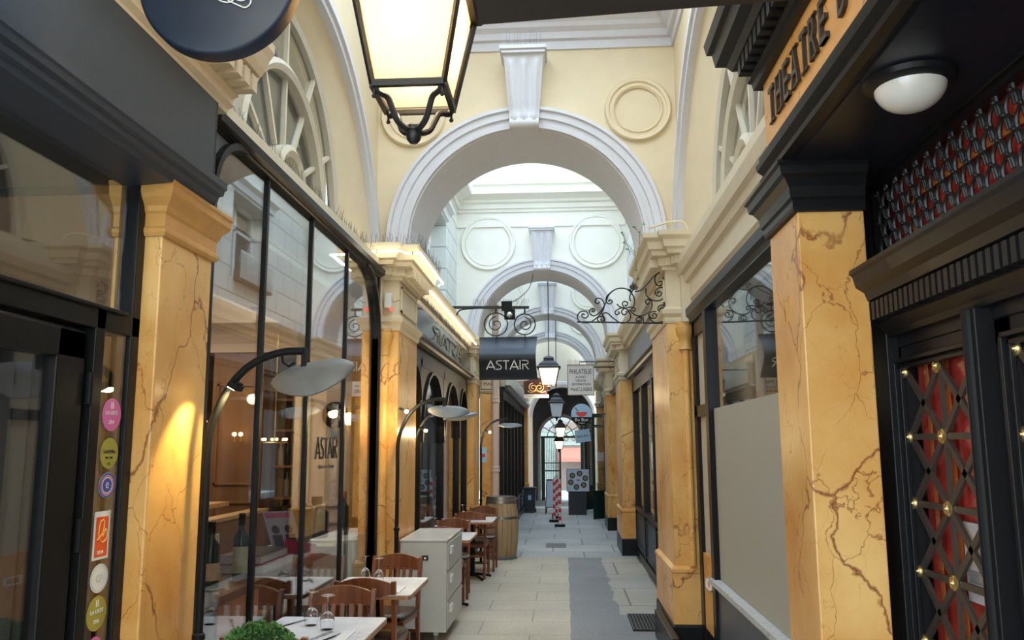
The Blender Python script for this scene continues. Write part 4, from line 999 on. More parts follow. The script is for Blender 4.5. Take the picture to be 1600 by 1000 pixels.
sw = catmull([(X+.0018, yy-.045, 1.375), (X+.0018, yy-.01, 1.40), (X+.0018, yy-.005, 1.44), (X+.0018, yy-.03, 1.435), (X+.0018, yy-.035, 1.39), (X+.0018, yy-.01, 1.365), (X+.0018, yy+.018, 1.38), (X+.0018, yy+.01, 1.41), (X+.0018, yy-.01, 1.385)], 5)
link('scribble', MB().tube(sw, .0018, 5), plain('scribble_yellow', (.85, .6, .15), .4), tt)
link('lettering', text_mb('2024', (X+.001, yy-.04, 1.325), (0, 1, 0), (0, 0, 1), .04, .012, .0008), white, tt)
sticker('round white sticker with a grey monogram', yy-.01, 1.24, .058, .05, plain('sticker_white', (.8, .8, .8), .4), (('GF', -.014, .026, .04, plain('sticker_grey', (.5, .5, .5), .5)),), rings=((.86, .9, MATS['sticker_grey']) if 'sticker_grey' in MATS else (.86, .9, white),))
sticker('gold round sticker lowest of the full ones on the glass strip', yy-.012, 1.12, .064, .060, gd, (('LA LISTE', .0, .014, .082, white), ('296', -.034, .014, .036, white), ('II', .022, .024, .016, white)))
sticker('pink round sticker at the very bottom edge of the view', yy-.012, .985, .052, .056, pk, (('LA LISTE', .0, .014, .082, white),))
# ================================================================ lanterns
def lantern(label, x, y, zb, w, h, wt, lit, strength, rod_top, arms=True, off=False, group='hanging passage lanterns'):
    t = thing('hanging_lantern', label, 'lantern', (x, y, zb), group)
    b, a = w/2, wt/2; th = .015 if lit == 'near' else .011 if w > .2 else .012
    fr = MB()
    c0 = [(x-b, y-b), (x+b, y-b), (x+b, y+b), (x-b, y+b)]; c1 = [(x-a, y-a), (x+a, y-a), (x+a, y+a), (x-a, y+a)]
    for i in range(4):
        p, q = c0[i], c0[(i+1) % 4]; fr.bar((*p, zb), (*q, zb), th*1.3, th*1.5)
        p, q = c1[i], c1[(i+1) % 4]; fr.bar((*p, zb+h), (*q, zb+h), th*1.6, th*1.6)
        fr.bar((*c0[i], zb), (*c1[i], zb+h), th, th)
    link('cage', fr, iron, t)
    gm = MATS.get('opal_lantern') or opal('opal_lantern', (1, .84, .56))
    if lit != 'near': gm = emit('lantern_off_faint_glow', (.55, .62, .72), .12) if off else emit('lantern_glass_%s' % lit, (1, .80, .50), strength)  # unlit panes still get a faint blue grey glow added
    e = .93
    for i in range(4):
        j = (i+1) % 4
        def k(P): return (x+(P[0]-x)*e, y+(P[1]-y)*e)
        p0, p1, q0, q1 = k(c0[i]), k(c0[j]), k(c1[i]), k(c1[j])
        n = Vector((p1[1]-p0[1], -(p1[0]-p0[0]), 0)).normalized()*.002
        link('glass_pane', MB().loft([[Vector((*p0, zb+.004)), Vector((*p1, zb+.004)), Vector((*q1, zb+h-.004)), Vector((*q0, zb+h-.004))], [Vector((*p0, zb+.004))-n, Vector((*p1, zb+.004))-n, Vector((*q1, zb+h-.004))-n, Vector((*q0, zb+h-.004))-n]]), gm, t)
    # roof with flared brim, chimney
    R = a*1.12; s4 = math.sqrt(2)
    rf = MB().loft([[(x+dx*r, y+dy*r, zb+z) for dx, dy in ((-1, -1), (1, -1), (1, 1), (-1, 1))] for r, z in ((R, h), (R+.012, h+.02), (R*.93, h+.035), (R*.75, h+.09), (R*.5, h+.135), (R*.45, h+.15), (R*.45, h+.19), (R*.3, h+.22), (.012, h+.24))])
    link('roof', rf, iron, t)
    link('hanging_rod', MB().tube([(x, y, zb+h+.22), (x, y, rod_top)], .009, 6), iron, t)
    if arms:
        am = MB()
        for dx, dy in ((-1, -1), (1, -1), (1, 1), (-1, 1)):
            P = [(x+dx*b*.93, y+dy*b*.93, zb-.01), (x+dx*b*.86, y+dy*b*.86, zb-.022), (x+dx*b*.64, y+dy*b*.64, zb-.03), (x+dx*b*.52, y+dy*b*.52, zb-.065), (x+dx*b*.40, y+dy*b*.40, zb-.10), (x+dx*b*.2, y+dy*b*.2, zb-.118), (x+dx*.01, y+dy*.01, zb-.112)]
            am.tube(catmull(P, 4), .0105, 8)
            am.ball((x+dx*b*.95, y+dy*b*.95, zb-.04), .008, 8); am.tube([(x+dx*b*.95, y+dy*b*.95, zb), (x+dx*b*.95, y+dy*b*.95, zb-.035)], .004, 6)
        link('scroll_arms', am, iron, t, smooth=True)
        link('finial', MB().lathe([(.0005, -.165), (.014, -.162), (.023, -.15), (.026, -.135), (.022, -.122), (.026, -.12), (.026, -.105), (.018, -.098), (.0005, -.096)], (x, y, zb), 20), iron, t, smooth=True)
        # bulb inside
        link('bulb', MB().ball((x, y, zb+h*.86), .02, 14), emit('bulb_glow', (1, .85, .6), 12), t, smooth=True)
    else:
        link('finial', MB().lathe([(.0005, -.1), (.015, -.09), (.02, -.07), (.03, -.03), (w*.35, -.005), (.0005, 0)], (x, y, zb), 12), iron, t, smooth=True)
    return t
lantern('large glowing lantern overhead with scrolled iron arms and ball finial', -.49, 2.65, 2.87, .235, .36, .37, 'near', 1.5, 5.5)
lamp('lantern_lamp', 'POINT', (-.49, 2.65, 3.12), 12, (1, .84, .60), .04)
lantern('small glowing lantern just right of the black curved hanging sign', -.26, 15.5, 2.81, .24, .32, .38, 'mid', 2.6, 7.25, arms=False)
lantern('blue grey unlit lantern hanging below and beyond the first small one', -.16, 20, 2.38, .22, .33, .34, 'off', 1, 7.25, arms=False, off=True)
lantern('small yellow glowing lantern inside the dark vault, the upper one', -.09, 24.7, 1.96, .19, .27, .29, 'far', 1.6, 3.5, arms=False)
lantern('small white glowing lantern lowest and furthest, in front of the gate arch', -.14, 25.8, 1.60, .18, .25, .28, 'far', 1.6, 3.5, arms=False)
lamp('lantern_lamp', 'POINT', (-.26, 15.5, 2.6), 12, (1, .8, .5), .1)

# ================================================================ hanging signs
cx, cy, cz, R = -1.02, 2.25, 3.09, .242
t = thing('round_hanging_sign', 'large round dark blue black sign with white script, cut by the top edge', 'sign', (cx, cy, cz))
link('disc', MB().lathe([(.0005, 0), (R-.012, 0), (R-.004, .004), (R, .012), (R, .058), (.0005, .058)], (cx, cy, cz), 72, 'y'), plain('sign_blue_black', (.016, .026, .05), .42, bump=.05, scale=14, var=.3), t, smooth=True)
def px(px_, py_): # script drawn on the disc face, in its own plane
    return (cx+(px_-341)*.242/133, cy-.004, cz-(py_+36)*.242/133)
sc_ = catmull([px(*p) for p in ((300, -60), (322, -40), (335, -8), (350, 6), (366, 10), (375, 2), (370, -8), (356, -14), (352, -6), (364, 6), (382, 16), (394, 20), (402, 12), (400, -4), (388, -20), (376, -12), (372, 0), (385, 8), (398, 4))], 6)
link('script', MB().tube(sc_, .0022, 6), white, t, smooth=True)
link('hanger', MB().tube([(cx, cy+.03, cz+R), (cx, cy+.03, cz+R+.15), (-1.45, cy+.03, cz+R+.15)], .012, 8), iron, t)

# curved black hanging sign on a scrolled bracket
Y0 = 11.0
def q1(zx, zy): # traced bracket points put in the plane Y0
    p_x, p_y = 580+.24*zx, 400+.24*zy
    d = fwd+r2*((p_x-800)/1300)+u2*((500-p_y)/1300); k = Y0/d.y; return (d.x*k, Y0, 1.7+d.z*k)
t = thing('sign_bracket', 'black iron wall bracket with two spirals holding the curved sign, spikes on top', 'bracket', q1(540, 335))
a, b = Vector(q1(535, 335)), Vector(q1(1028, 335))
link('bar', MB().bar((-1.55, Y0, a.z), b, .035, .035), iron, t)
sp = MB()
def spiral(c, r0, turns, a0, rmin=.012, sgn=1):
    out = []; n = int(turns*22)
    for i in range(n+1):
        u = i/n; r = r0*(1-u)**.8+rmin; an = a0+sgn*turns*2*PI*u; out.append((c[0]+r*math.cos(an), c[1], c[2]+r*math.sin(an)))
    return out
c1, c2 = Vector(q1(812, 445)), Vector(q1(1000, 445))
for c, r, s_, a0 in ((c1, .155, 1, PI/2), (c2, .14, -1, PI/2)): sp.tube([(c.x+r*math.cos(2*PI*i/28), Y0, c.z+r*math.sin(2*PI*i/28)) for i in range(29)], .009, 6); sp.tube(spiral(c, r*.6, 1.4, a0, .01, s_), .008, 6)
sp.tube([(c1.x, Y0, c1.z+.155), (c1.x, Y0, a.z)], .012, 6); sp.tube([(c2.x, Y0, c2.z+.14), (c2.x, Y0, a.z)], .012, 6)
sp.tube(catmull([q1(555, 385), q1(575, 355), q1(620, 345), q1(700, 340)], 4), .01, 6)
link('scrolls', sp, iron, t, smooth=True)
sk_ = MB()
for i in range(34):
    x = a.x+.28+(b.x-a.x-.3)*i/33; z = a.z+.017; dx = random.uniform(-.02, .02); sk_.tube([(x, Y0, z), (x+dx, Y0+random.uniform(-.03, .03), z+.09)], .0022, 4)
link('bird_spikes', sk_, spike, t)
t = thing('spotlight', 'small black square floodlight clamped above the spirals of the sign bracket', 'lamp', q1(905, 380))
p = Vector(q1(905, 390)); q = Vector(q1(885, 330))
link('driver_box', MB().box(q.x-.07, q.x+.07, Y0-.10, Y0-.02, q.z-.06, q.z+.06), blackm, t); link('body', MB().box(p.x-.07, p.x+.07, Y0-.14, Y0-.05, p.z-.06, p.z+.07), blackm, t)
link('lens', MB().ball((p.x, Y0-.15, p.z-.01), .042, 14), plain('lens_silver', (.7, .7, .68), .15, .7), t, smooth=True)
link('cable', MB().tube(catmull([(q.x, Y0, q.z+.05), (q.x+.12, Y0+.3, q.z+.15), (q.x+.26, Y0+.9, q.z+.42), (q.x+.3, Y0+1.5, q.z+.75)], 6), .006, 5), blackm, t)
t = thing('curved_hanging_sign', 'black bulging metal hanging sign with thin pale restaurant name', 'sign', q1(890, 560))
link('hook', MB().tube([(c1.x, Y0+.1, c1.z-.15), (c1.x, Y0+.1, 3.15)], .008, 6).tube([(c2.x, Y0+.1, c2.z-.15), (c2.x, Y0+.1, 3.15)], .008, 6).tube([(c1.x, Y0, c1.z-.15), (c1.x, Y0+.1, c1.z-.15)], .008, 6).tube([(c2.x, Y0, c2.z-.15), (c2.x, Y0+.1, c2.z-.15)], .008, 6), iron, t)
x0, x1, zt, zb = -1.12, -.335, 3.155, 2.575
rs = []
for i in range(25):
    v_ = i/24; z = zt+(zb-zt)*v_; d = .10*math.cos(v_*2*PI)*1.0
    pinch = .018*math.sin(PI*v_)
    rs.append([(x0+pinch, Y0+d, z-.02*v_*0), (x1-pinch, Y0+d, z-.03*0), (x1-pinch, Y0+d+.012, z), (x0+pinch, Y0+d+.012, z)])
link('sheet', MB().loft(rs), plain('sign_black', (.02, .028, .042), .42), t, smooth=True)
link('lettering', astair_mb((x0+.12, Y0-.103, 2.70), (1, 0, 0), (0, 0, 1), .55, .115, .006), plain('pale_letters', (.8, .76, .66), .5), t)

t = thing('fascia_reversed_name', 'faint mirror reversed restaurant name along the dark glossy fascia', 'sign', (-1.535, 11.0, 2.95))
link('lettering', astair_mb((-1.532, 12.5, 2.97), (0, -1, 0), (0, 0, 1), 2.7, .17, .009), plain('dull_gold_strokes', (.30, .27, .17), .5), t)  # reversed name built as thin dull gold strokes along the fascia
# right wrought iron scroll bracket
Y1 = 7.28
def q2(zx, zy):
    p_x, p_y = 880+.26*zx, 380+.26*zy
    d = fwd+r2*((p_x-800)/1300)+u2*((500-p_y)/1300); k = Y1/d.y; return (d.x*k, Y1, 1.7+d.z*k)
CV = [
 [(130,430),(115,425),(113,440),(133,450),(150,435),(140,412),(105,412),(85,440),(100,470),(150,478),(200,450),(238,405),(247,365),(228,335),(200,332),(192,352),(206,364),(220,352)],
 [(180,400),(172,410),(185,412),(190,400),(175,392),(158,405),(165,428),(190,435),(225,410),(255,360),(275,310),(320,275),(380,275),(420,315),(428,365),(400,405),(370,390)],
 [(280,350),(272,345),(285,340),(295,352),(280,365),(262,355),(258,330),(275,305),(300,285)],
 [(235,455),(225,460),(235,470),(245,455),(235,440),(212,445),(208,465),(240,478),(250,455),(235,425),(265,420),(300,450),(350,480),(395,465),(405,430),(385,405)],
 [(370,390),(340,382),(322,365)], [(370,390),(340,392),(312,412),(320,430),(338,420),(328,410)], [(370,390),(355,365),(368,350),(388,360),(378,378),(370,370)],
 [(370,390),(405,385),(432,392),(428,410),(414,402)], [(370,390),(350,410),(362,430),(382,420),(374,408)],
 [(400,405),(440,435),(490,430),(528,395),(532,355),(508,338),(494,352),(508,368),(518,355)],
 [(632,222),(622,228),(610,215),(622,200),(645,206),(650,225)], [(655,235),(655,200),(635,172),(598,168),(562,188),(550,225),(568,255),(594,248),(590,230),(574,236)],
 [(430,290),(470,280),(510,240),(550,195),(598,168)], [(415,275),(402,262),(415,252),(425,268),(412,290),(395,275)],
 [(575,302),(565,300),(575,290),(592,300),(580,318),(560,312),(552,290),(575,268),(615,272),(650,315),(658,370),(640,430),(600,468),(550,476),(515,450)],
 [(497,270),(500,310),(530,340),(575,345),(612,325),(625,300)],
 [(545,440),(535,435),(545,422),(562,432),(552,450),(525,448),(512,430),(530,412),(560,412)],
 [(590,398),(580,396),(590,385),(603,395),(592,410),(572,402),(572,382),(595,372),(625,385),(655,370)],
 [(460,460),(450,468),(465,472),(470,455),(452,445),(438,458),(450,478),(480,475),(475,445),(440,435)],
 [(658,180),(657,300),(655,440)], [(415,290),(400,320),(405,350)],
]
t = thing('scroll_bracket', 'delicate black wrought iron scroll bracket on the right pier', 'bracket', (.95, Y1, 2.8))
sm = MB()
for c in CV: sm.tube(catmull([q2(*p_) for p_ in c], 5), .0062, 6)
link('scrollwork', sm, iron, t, smooth=True)
link('rail', MB().tube([q2(82, 473), q2(640, 481)], .008, 6), iron, t)
link('wall_plate', MB().box(.90, .93, Y1-.02, Y1+.02, 2.75, 3.3), iron, t)

# white philately sign
t = thing('shop_sign', 'white rectangular sign with black capital lettering about stamps', 'sign', (.32, 15, 2.6))
link('board', MB().box(.085, .555, 15.0, 15.03, 2.60, 3.145), plain('sign_white', (.78, .76, .76), .5), t)
fr = MB()
for q in ((.08, .56, 2.595, 2.61), (.08, .56, 3.135, 3.15), (.08, .095, 2.6, 3.15), (.545, .56, 2.6, 3.15)): fr.box(q[0], q[1], 14.99, 15.035, q[2], q[3])
link('frame', fr, plain('dull_gold', (.35, .28, .16), .5), t)
for s_, x, z, w_, h in (('PHILATELIE', .125, 2.98, .39, .085), ('ACHAT', .225, 2.90, .19, .042), ('VENTE', .225, 2.835, .19, .042), ('ESTIMATION', .165, 2.772, .33, .042), ('MetC.LABRE', .14, 2.67, .38, .065)):
    link('lettering', text_mb(s_, (x, 14.998, z), (1, 0, 0), (0, 0, 1), w_, h, .004), bl, t)
link('hanger', MB().tube([(.555, 15.015, 3.1), (1.1, 15.015, 3.1)], .012, 6).tube([(.3, 15.015, 3.145), (.3, 15.015, 3.2), (1.1, 15.015, 3.2)], .01, 6), iron, t)
spk = MB()
for i in range(22): x = .1+.45*i/21; spk.tube([(x, 15.015, 3.15), (x+random.uniform(-.015, .015), 15.015, 3.24)], .002, 4)
link('bird_spikes', spk, spike, t)
# round sign with bowl
Yb, Xc, Zc, Rb = 18.0, .39, 2.37, .235
t = thing('round_shop_sign', 'round sign with a red bowl on pale blue above a black lettered band', 'sign', (Xc, Yb, Zc-Rb))
link('disc', MB().lathe([(.0005, 0), (Rb, 0), (Rb, .04), (.0005, .04)], (Xc, Yb, Zc), 48, 'y'), blackm, t)
def half(r, z0, a0, a1, n=24): return [(Xc+r*math.cos(a0+(a1-a0)*i/n), z0+r*math.sin(a0+(a1-a0)*i/n)) for i in range(n+1)]
pol = [(x, z) for x, z in half(Rb-.01, Zc, -.28, PI+.28)]
link('blue_field', MB().prism(pol, lambda a, b: (a, Yb-.003, b), lambda a, b: (a, Yb, b)), plain('pale_blue', (.42, .66, .88), .5), t)
pol = [(Xc+.12*math.cos(PI+PI*i/16), Zc+.045+.10*math.sin(PI+PI*i/16)) for i in range(17)]
link('bowl', MB().prism(pol, lambda a, b: (a, Yb-.006, b), lambda a, b: (a, Yb-.003, b)), plain('bowl_red', (.75, .06, .07), .4), t)
link('chopsticks', MB().tube([(Xc-.15, Yb-.006, Zc+.14), (Xc-.08, Yb-.006, Zc+.06)], .004, 4).tube([(Xc-.13, Yb-.006, Zc+.15), (Xc-.06, Yb-.006, Zc+.06)], .004, 4), bl, t)
link('lettering', text_mb('Bo Bun', (Xc-.14, Yb-.002, Zc-.15), (1, 0, 0), (0, 0, 1), .28, .07, .004).add(*(lambda m_: (m_.v, m_.f))(text_mb('Saigon', (Xc-.07, Yb-.002, Zc-.205), (1, 0, 0), (0, 0, 1), .14, .03, .004))), white, t)
link('hanger', MB().tube([(Xc+Rb, Yb+.02, Zc), (1.1, Yb+.02, Zc)], .012, 6), iron, t)
spk = MB()
for i in range(20): a = .5+2.2*i/19; spk.tube([(Xc+Rb*math.cos(a), Yb+.02, Zc+Rb*math.sin(a)), (Xc+(Rb+.07)*math.cos(a), Yb+.02, Zc+(Rb+.07)*math.sin(a))], .0025, 4)
link('bird_spikes', spk, spike, t)
# tilted pale blue square sign
t = thing('square_shop_sign', 'small tilted pale blue square sign below the round bowl sign', 'sign', (.42, 19, 1.78))
c = Vector((.43, 19, 1.92)); u = Vector((1, 0, .14)).normalized(); v = Vector((-.14, 0, 1)).normalized()
link('board', slab(c, u, v, -.17, .17, -.14, .14, -.01, .01), MATS['pale_blue'], t)
link('hanger', MB().tube([(.41, 19.02, 2.05), (.41, 19.02, 2.12), (1.15, 19.02, 2.12)], .01, 6), iron, t)
link('lettering', text_mb('BOLAN', c-u*.12-v*.03-Vector((0, .012, 0)), u, v, .24, .055, .004), bl, t)
# wine shop sign with gilt scrolls
t = thing('wine_shop_sign', 'dark red shaped hanging sign with gilt scroll and white ribbon', 'sign', (-.5, 15.6, 2.58))
link('board', MB().prism([(-.72, 2.66), (-.30, 2.66), (-.28, 2.90), (-.36, 2.93), (-.50, 2.98), (-.62, 2.93), (-.74, 2.90)], lambda a, b: (a, 15.6, b), lambda a, b: (a, 15.63, b)), plain('wine_red', (.07, .018, .02), .4), t)
gs = MB()
for cxx, s_ in ((-.56, 1), (-.44, -1)): gs.tube(spiral((cxx, 15.59, 2.78), .075, 1.6, PI/2, .01, s_), .012, 6)
gs.tube(catmull([(-.66, 15.59, 2.72), (-.6, 15.59, 2.69), (-.5, 15.59, 2.72), (-.4, 15.59, 2.69), (-.33, 15.59, 2.72)], 4), .01, 6)
link('gilt_scroll', gs, plain('gilt', (.65, .42, .2), .4, .5), t, smooth=True)
link('ribbon', MB().box(-.73, -.27, 15.585, 15.60, 2.59, 2.65), white, t)
link('lettering', text_mb('VINS ET LIQUEURS', (-.70, 15.584, 2.605), (1, 0, 0), (0, 0, 1), .4, .03, .002), bl, t)
link('hanger', MB().tube([(-.5, 15.615, 2.98), (-.5, 15.615, 3.08), (-1.12, 15.615, 3.08)], .012, 6), iron, t)
# plaque "DAS" on the marble panel and small blue notice
t = thing('stone_plaque', 'cream framed plaque with worn capitals above the bright marble panel', 'plaque', (-1.34, 14.71, 2.72))
link('slab', MB().box(-1.47, -1.2, 14.69, 14.72, 2.66, 3.05), cream_trim, t); link('lettering', text_mb('MAS', (-1.40, 14.688, 2.76), (1, 0, 0), (0, 0, 1), .15, .06, .003), bl, t)
fr = MB()
for q in ((-1.45, -1.22, 2.69, 2.70), (-1.45, -1.22, 3.01, 3.02), (-1.45, -1.44, 2.69, 3.02), (-1.23, -1.22, 2.69, 3.02)): fr.box(q[0], q[1], 14.683, 14.69, q[2], q[3])
link('border', fr, plain('bronze_moulding', (.05, .045, .04)), t)
t = thing('wall_notice', 'small pale blue notice with a red mark on the bright marble panel', 'notice', (-1.41, 14.71, 1.45))
link('sheet', MB().box(-1.46, -1.35, 14.705, 14.72, 1.42, 1.68), MATS['pale_blue'], t); link('mark', MB().obox((-1.405, 14.702, 1.54), (.03, 0, .0), (0, .002, 0), (0, 0, .03)), MATS['bowl_red'], t)
t = thing('downpipe', 'pale pink painted downpipe beside the bright marble panel behind the barrel', 'pipe', (-1.19, 14.66, 0))
link('pipe', MB().tube([(-1.19, 14.66, 0), (-1.19, 14.66, 4.2)], .062, 16), plain('pink_pipe', (.66, .52, .44), .5), t, smooth=True)
for z in (1.25, 2.45): link('collar', MB().lathe([(.062, 0), (.078, .01), (.078, .05), (.068, .06), (.078, .07), (.078, .10), (.062, .11)], (-1.19, 14.66, z), 20), MATS['pink_pipe'], t, smooth=True)

# ================================================================ light tubes on the left cornices
neon = emit('light_tube_glow', (1, .93, .72), 9)
def tube_light(label, P):
    t = thing('light_tube', label, 'light', P[0]); link('tube', MB().tube(catmull(P, 2) if False else P, .0085, 8), neon, t, smooth=True)
    cl_ = MB()
    for p, q in zip(P[:-1], P[1:]):
        m = (Vector(p)+Vector(q))/2; cl_.box(m.x-.008, m.x+.008, m.y-.008, m.y+.008, m.z-.012, m.z+.012)
    link('clip', cl_, brass, t)
tube_light('warm white light tube bent round the left pier cornice', [(-1.84, 7.07, 3.40), (-1.40, 7.07, 3.40), (-1.385, 7.16, 3.40), (-1.25, 7.16, 3.40), (-1.25, 8.57, 3.40), (-1.30, 8.60, 3.38)])
tube_light('long straight light tube running above the glossy restaurant fascia', [(-1.42, 8.62, 3.36), (-1.42, 11.2, 3.36), (-1.42, 13.55, 3.36)])
t = thing('alarm_box', 'small white alarm box with red light on the left pier', 'alarm box', (-1.58, 7.36, 2.96))
link('case', MB().box(-1.60, -1.535, 7.31, 7.395, 2.94, 3.07), plain('alarm_white', (.75, .73, .68), .5), t, bevel=.008)
link('beacon', MB().ball((-1.54, 7.32, 2.925), .016, 10), emit('beacon_red', (1, .08, .06), 1.2), t, smooth=True)
link('hook', MB().tube(catmull([(-1.53, 7.34, 3.0), (-1.50, 7.33, 2.99), (-1.48, 7.33, 3.01), (-1.46, 7.33, 3.0)], 4), .003, 5), spike, t)
# bird spikes: uncountable bristles
def spikes(label, segs, h=.11, dens=55, lean=.35):
    m = MB()
    for p, q in segs:
        p, q = Vector(p), Vector(q); n = int((q-p).length*dens)
        for i in range(n):
            c = p.lerp(q, (i+random.random())/n); d = Vector((random.uniform(-lean, lean), random.uniform(-lean, lean), 1)).normalized()
            e = c+d*h*random.uniform(.7, 1.1); s_ = Vector((.0016, 0, 0)); s2 = Vector((0, .0016, 0))
            m.loft([[c-s_, c+s2, c+s_], [e-s_*.5, e+s2*.5, e+s_*.5]])
    tag(link('bird_spikes', m, spike), label, 'bird spikes', 'bird spikes', 'stuff')
spikes('wire bird spikes bristling on top of the left pier cornice', [((-1.8, 7.12, 3.49), (-1.42, 7.12, 3.49)), ((-1.42, 7.2, 3.49), (-1.27, 7.2, 3.49)), ((-1.27, 7.25, 3.49), (-1.27, 8.5, 3.49)), ((-1.6, 7.25, 3.5), (-1.3, 7.3, 3.5))])
spikes('wire bird spikes along the sill above the arched restaurant window', [((-1.66, 3.7, 3.35), (-1.66, 7.1, 3.35)), ((-1.72, 3.9, 3.35), (-1.72, 7.2, 3.35))])
spikes('wire bird spikes along the ledge of the glossy restaurant fascia', [((-1.52, 8.6, 2.85), (-1.52, 13.6, 2.85)), ((-1.50, 8.6, 3.24), (-1.50, 13.6, 3.24))], h=.09, dens=40)
spikes('wire bird spikes on the keystone top of the first arch', [((-.5, 7.18, 5.335), (-.14, 7.18, 5.335))], h=.16, dens=30, lean=.05)
# weeds on the right impost
t = thing('wall_weed', 'small green weeds growing out of the right pier cornice', 'plant', (.72, 7.0, 3.5))
lf = MB(); st = MB()
for k in range(9):
    c = Vector((.70+random.uniform(-.05, .05), 7.02+random.uniform(0, 1.0), 3.5)); e = c+Vector((random.uniform(-.1, .05), random.uniform(-.1, .1), random.uniform(.06, .22)*random.choice((1, 1, -1.4))))
    st.tube([c, (c+e)/2+Vector((0, 0, .02)), e], .0025, 4)
    for j in range(5):
        d = Vector((random.uniform(-1, 1), random.uniform(-1, 1), random.uniform(-.5, 1))).normalized()*.028; s_ = d.cross(Vector((0, 0, 1))).normalized()*.012
        lf.loft([[e, e+d*.5+s_, e+d, e+d*.5-s_], [e+Vector((0, .001, .001))]*1+[e+d*.5+s_+Vector((0, .001, .001)), e+d+Vector((0, .001, .001)), e+d*.5-s_+Vector((0, .001, .001))]])
link('leaves', lf, plain('leaf_green', (.10, .30, .04), .6), t)['kind'] = 'stuff'; link('stem', st, plain('stem_green', (.12, .16, .05), .7), t)
# cable on the right pier
tag(link('wall_cable', MB().tube(catmull([(.76, 7.02, 3.55), (.95, 7.02, 3.60), (1.07, 7.0, 3.56), (1.09, 6.99, 3.3), (1.08, 6.99, 3.0), (1.09, 6.99, 2.87)], 6), .012, 6), cream_trim, smooth=True), 'painted cable running down the right pier beside the entablature', 'cable')
# the added dimming glass over the courts is built with the setting
# ================================================================ terrace furniture
cw = wood('chair_wood', (.15, .042, .016), (.26, .082, .03), .32, (30, 30, 3))
leather = plain('brown_leather', (.045, .018, .012), .35, bump=.1, scale=40)
def make_chair(label, loc, rz, group='wooden terrace chairs'):
    # local: faces +y, back at y=-.2
    t = thing('wooden_chair', label, 'chair', (0, 0, 0), group, local=True)
    for sx in (-1, 1):
        bk = catmull([(sx*.185, -.235, 0), (sx*.185, -.205, .25), (sx*.185, -.195, .45), (sx*.188, -.215, .65), (sx*.19, -.25, .835)], 4)
        m = MB(); rs = []
        for p in bk: rs.append([(p[0]-.015, p[1]-.018, p[2]), (p[0]+.015, p[1]-.018, p[2]), (p[0]+.015, p[1]+.018, p[2]), (p[0]-.015, p[1]+.018, p[2])])
        link('leg', m.loft(rs), cw, t, bevel=.004)
        link('leg', MB().loft([[(sx*.18-a, .19-a, z), (sx*.18+a, .19-a, z), (sx*.18+a, .19+a, z), (sx*.18-a, .19+a, z)] for a, z in ((.014, 0), (.018, .2), (.019, .43))]), cw, t, bevel=.003)
        link('side_stretcher', MB().bar((sx*.182, -.2, .2), (sx*.18, .19, .18), .016, .022), cw, t)
    link('seat_frame', MB().box(-.19, .19, -.20, .205, .395, .43), cw, t, bevel=.004)
    link('seat', MB().loft([[(x*s_, -.01+y*s_, z) for x, y in ((-.2, -.19), (-.2, .15), (-.17, .215), (.17, .215), (.2, .15), (.2, -.19))] for s_, z in ((.97, .428), (1.0, .437), (1.0, .455), (.94, .468), (.7, .474))]), leather, t, smooth=True)
    n = 10; rs = []
    for i in range(n+1):
        x = -.178+.356*i/n; u = 1-(x/.178)**2; y = -.245-.018*u
        rs.append([(x, y-.010, .735), (x, y-.012, .82+.038*u), (x, y+.010, .82+.038*u), (x, y+.012, .735)])
    link('top_rail', MB().loft(rs), cw, t, bevel=.004)
    link('lower_rail', MB().box(-.178, .178, -.222, -.203, .535, .57), cw, t, bevel=.003)
    for k in range(5):
        x = -.11+.055*k; link('back_slat', MB().loft([[(x-.013, y_-.006, z), (x+.013, y_-.006, z), (x+.013, y_+.006, z), (x-.013, y_+.006, z)] for y_, z in ((-.212, .56), (-.228, .66), (-.25, .75))]), cw, t)
    link('front_stretcher', MB().box(-.175, .175, .18, .198, .25, .275), cw, t); link('rear_stretcher', MB().box(-.175, .175, -.215, -.2, .27, .295), cw, t)
    t.location = loc; t.rotation_euler = (0, 0, rz); return t
G_ = 'wooden terrace chairs'
chA = make_chair('front chestnut chair facing the nearest table, its back just beyond the glasses', (-1.35, 4.98, 0), PI+.06)
def chair(label, x, y, rz): return dup(chA, (x, y, 0), rz, label, G_)
chair('second dark chestnut chair, back to back behind the front one, seat turned away', -1.29, 5.79, -.05)
chair('chestnut chair just left of the white trolley, facing the second table', -1.36, 6.52, PI-.12)
chair('chestnut chair back showing over the top of the white trolley', -1.31, 9.28, .0)
chair('lighter chestnut chair back with glasses beside it beyond the trolley', -1.30, 9.83, PI+.08)
chair('tall dark chestnut chair in full side view before the last table', -1.22, 11.32, -.05)
chair('chestnut chair furthest away, directly in front of the wine barrel', -1.16, 11.92, PI)
chair('chestnut chair corner at the bottom edge beside the clipped bush', -1.39, 4.18, .0)
wm = marble('white_marble', (.62, .64, .68), (.82, .83, .85), (.40, .42, .47), 2.2)
copper = plain('copper_edge', (.45, .22, .12), .35, .4)
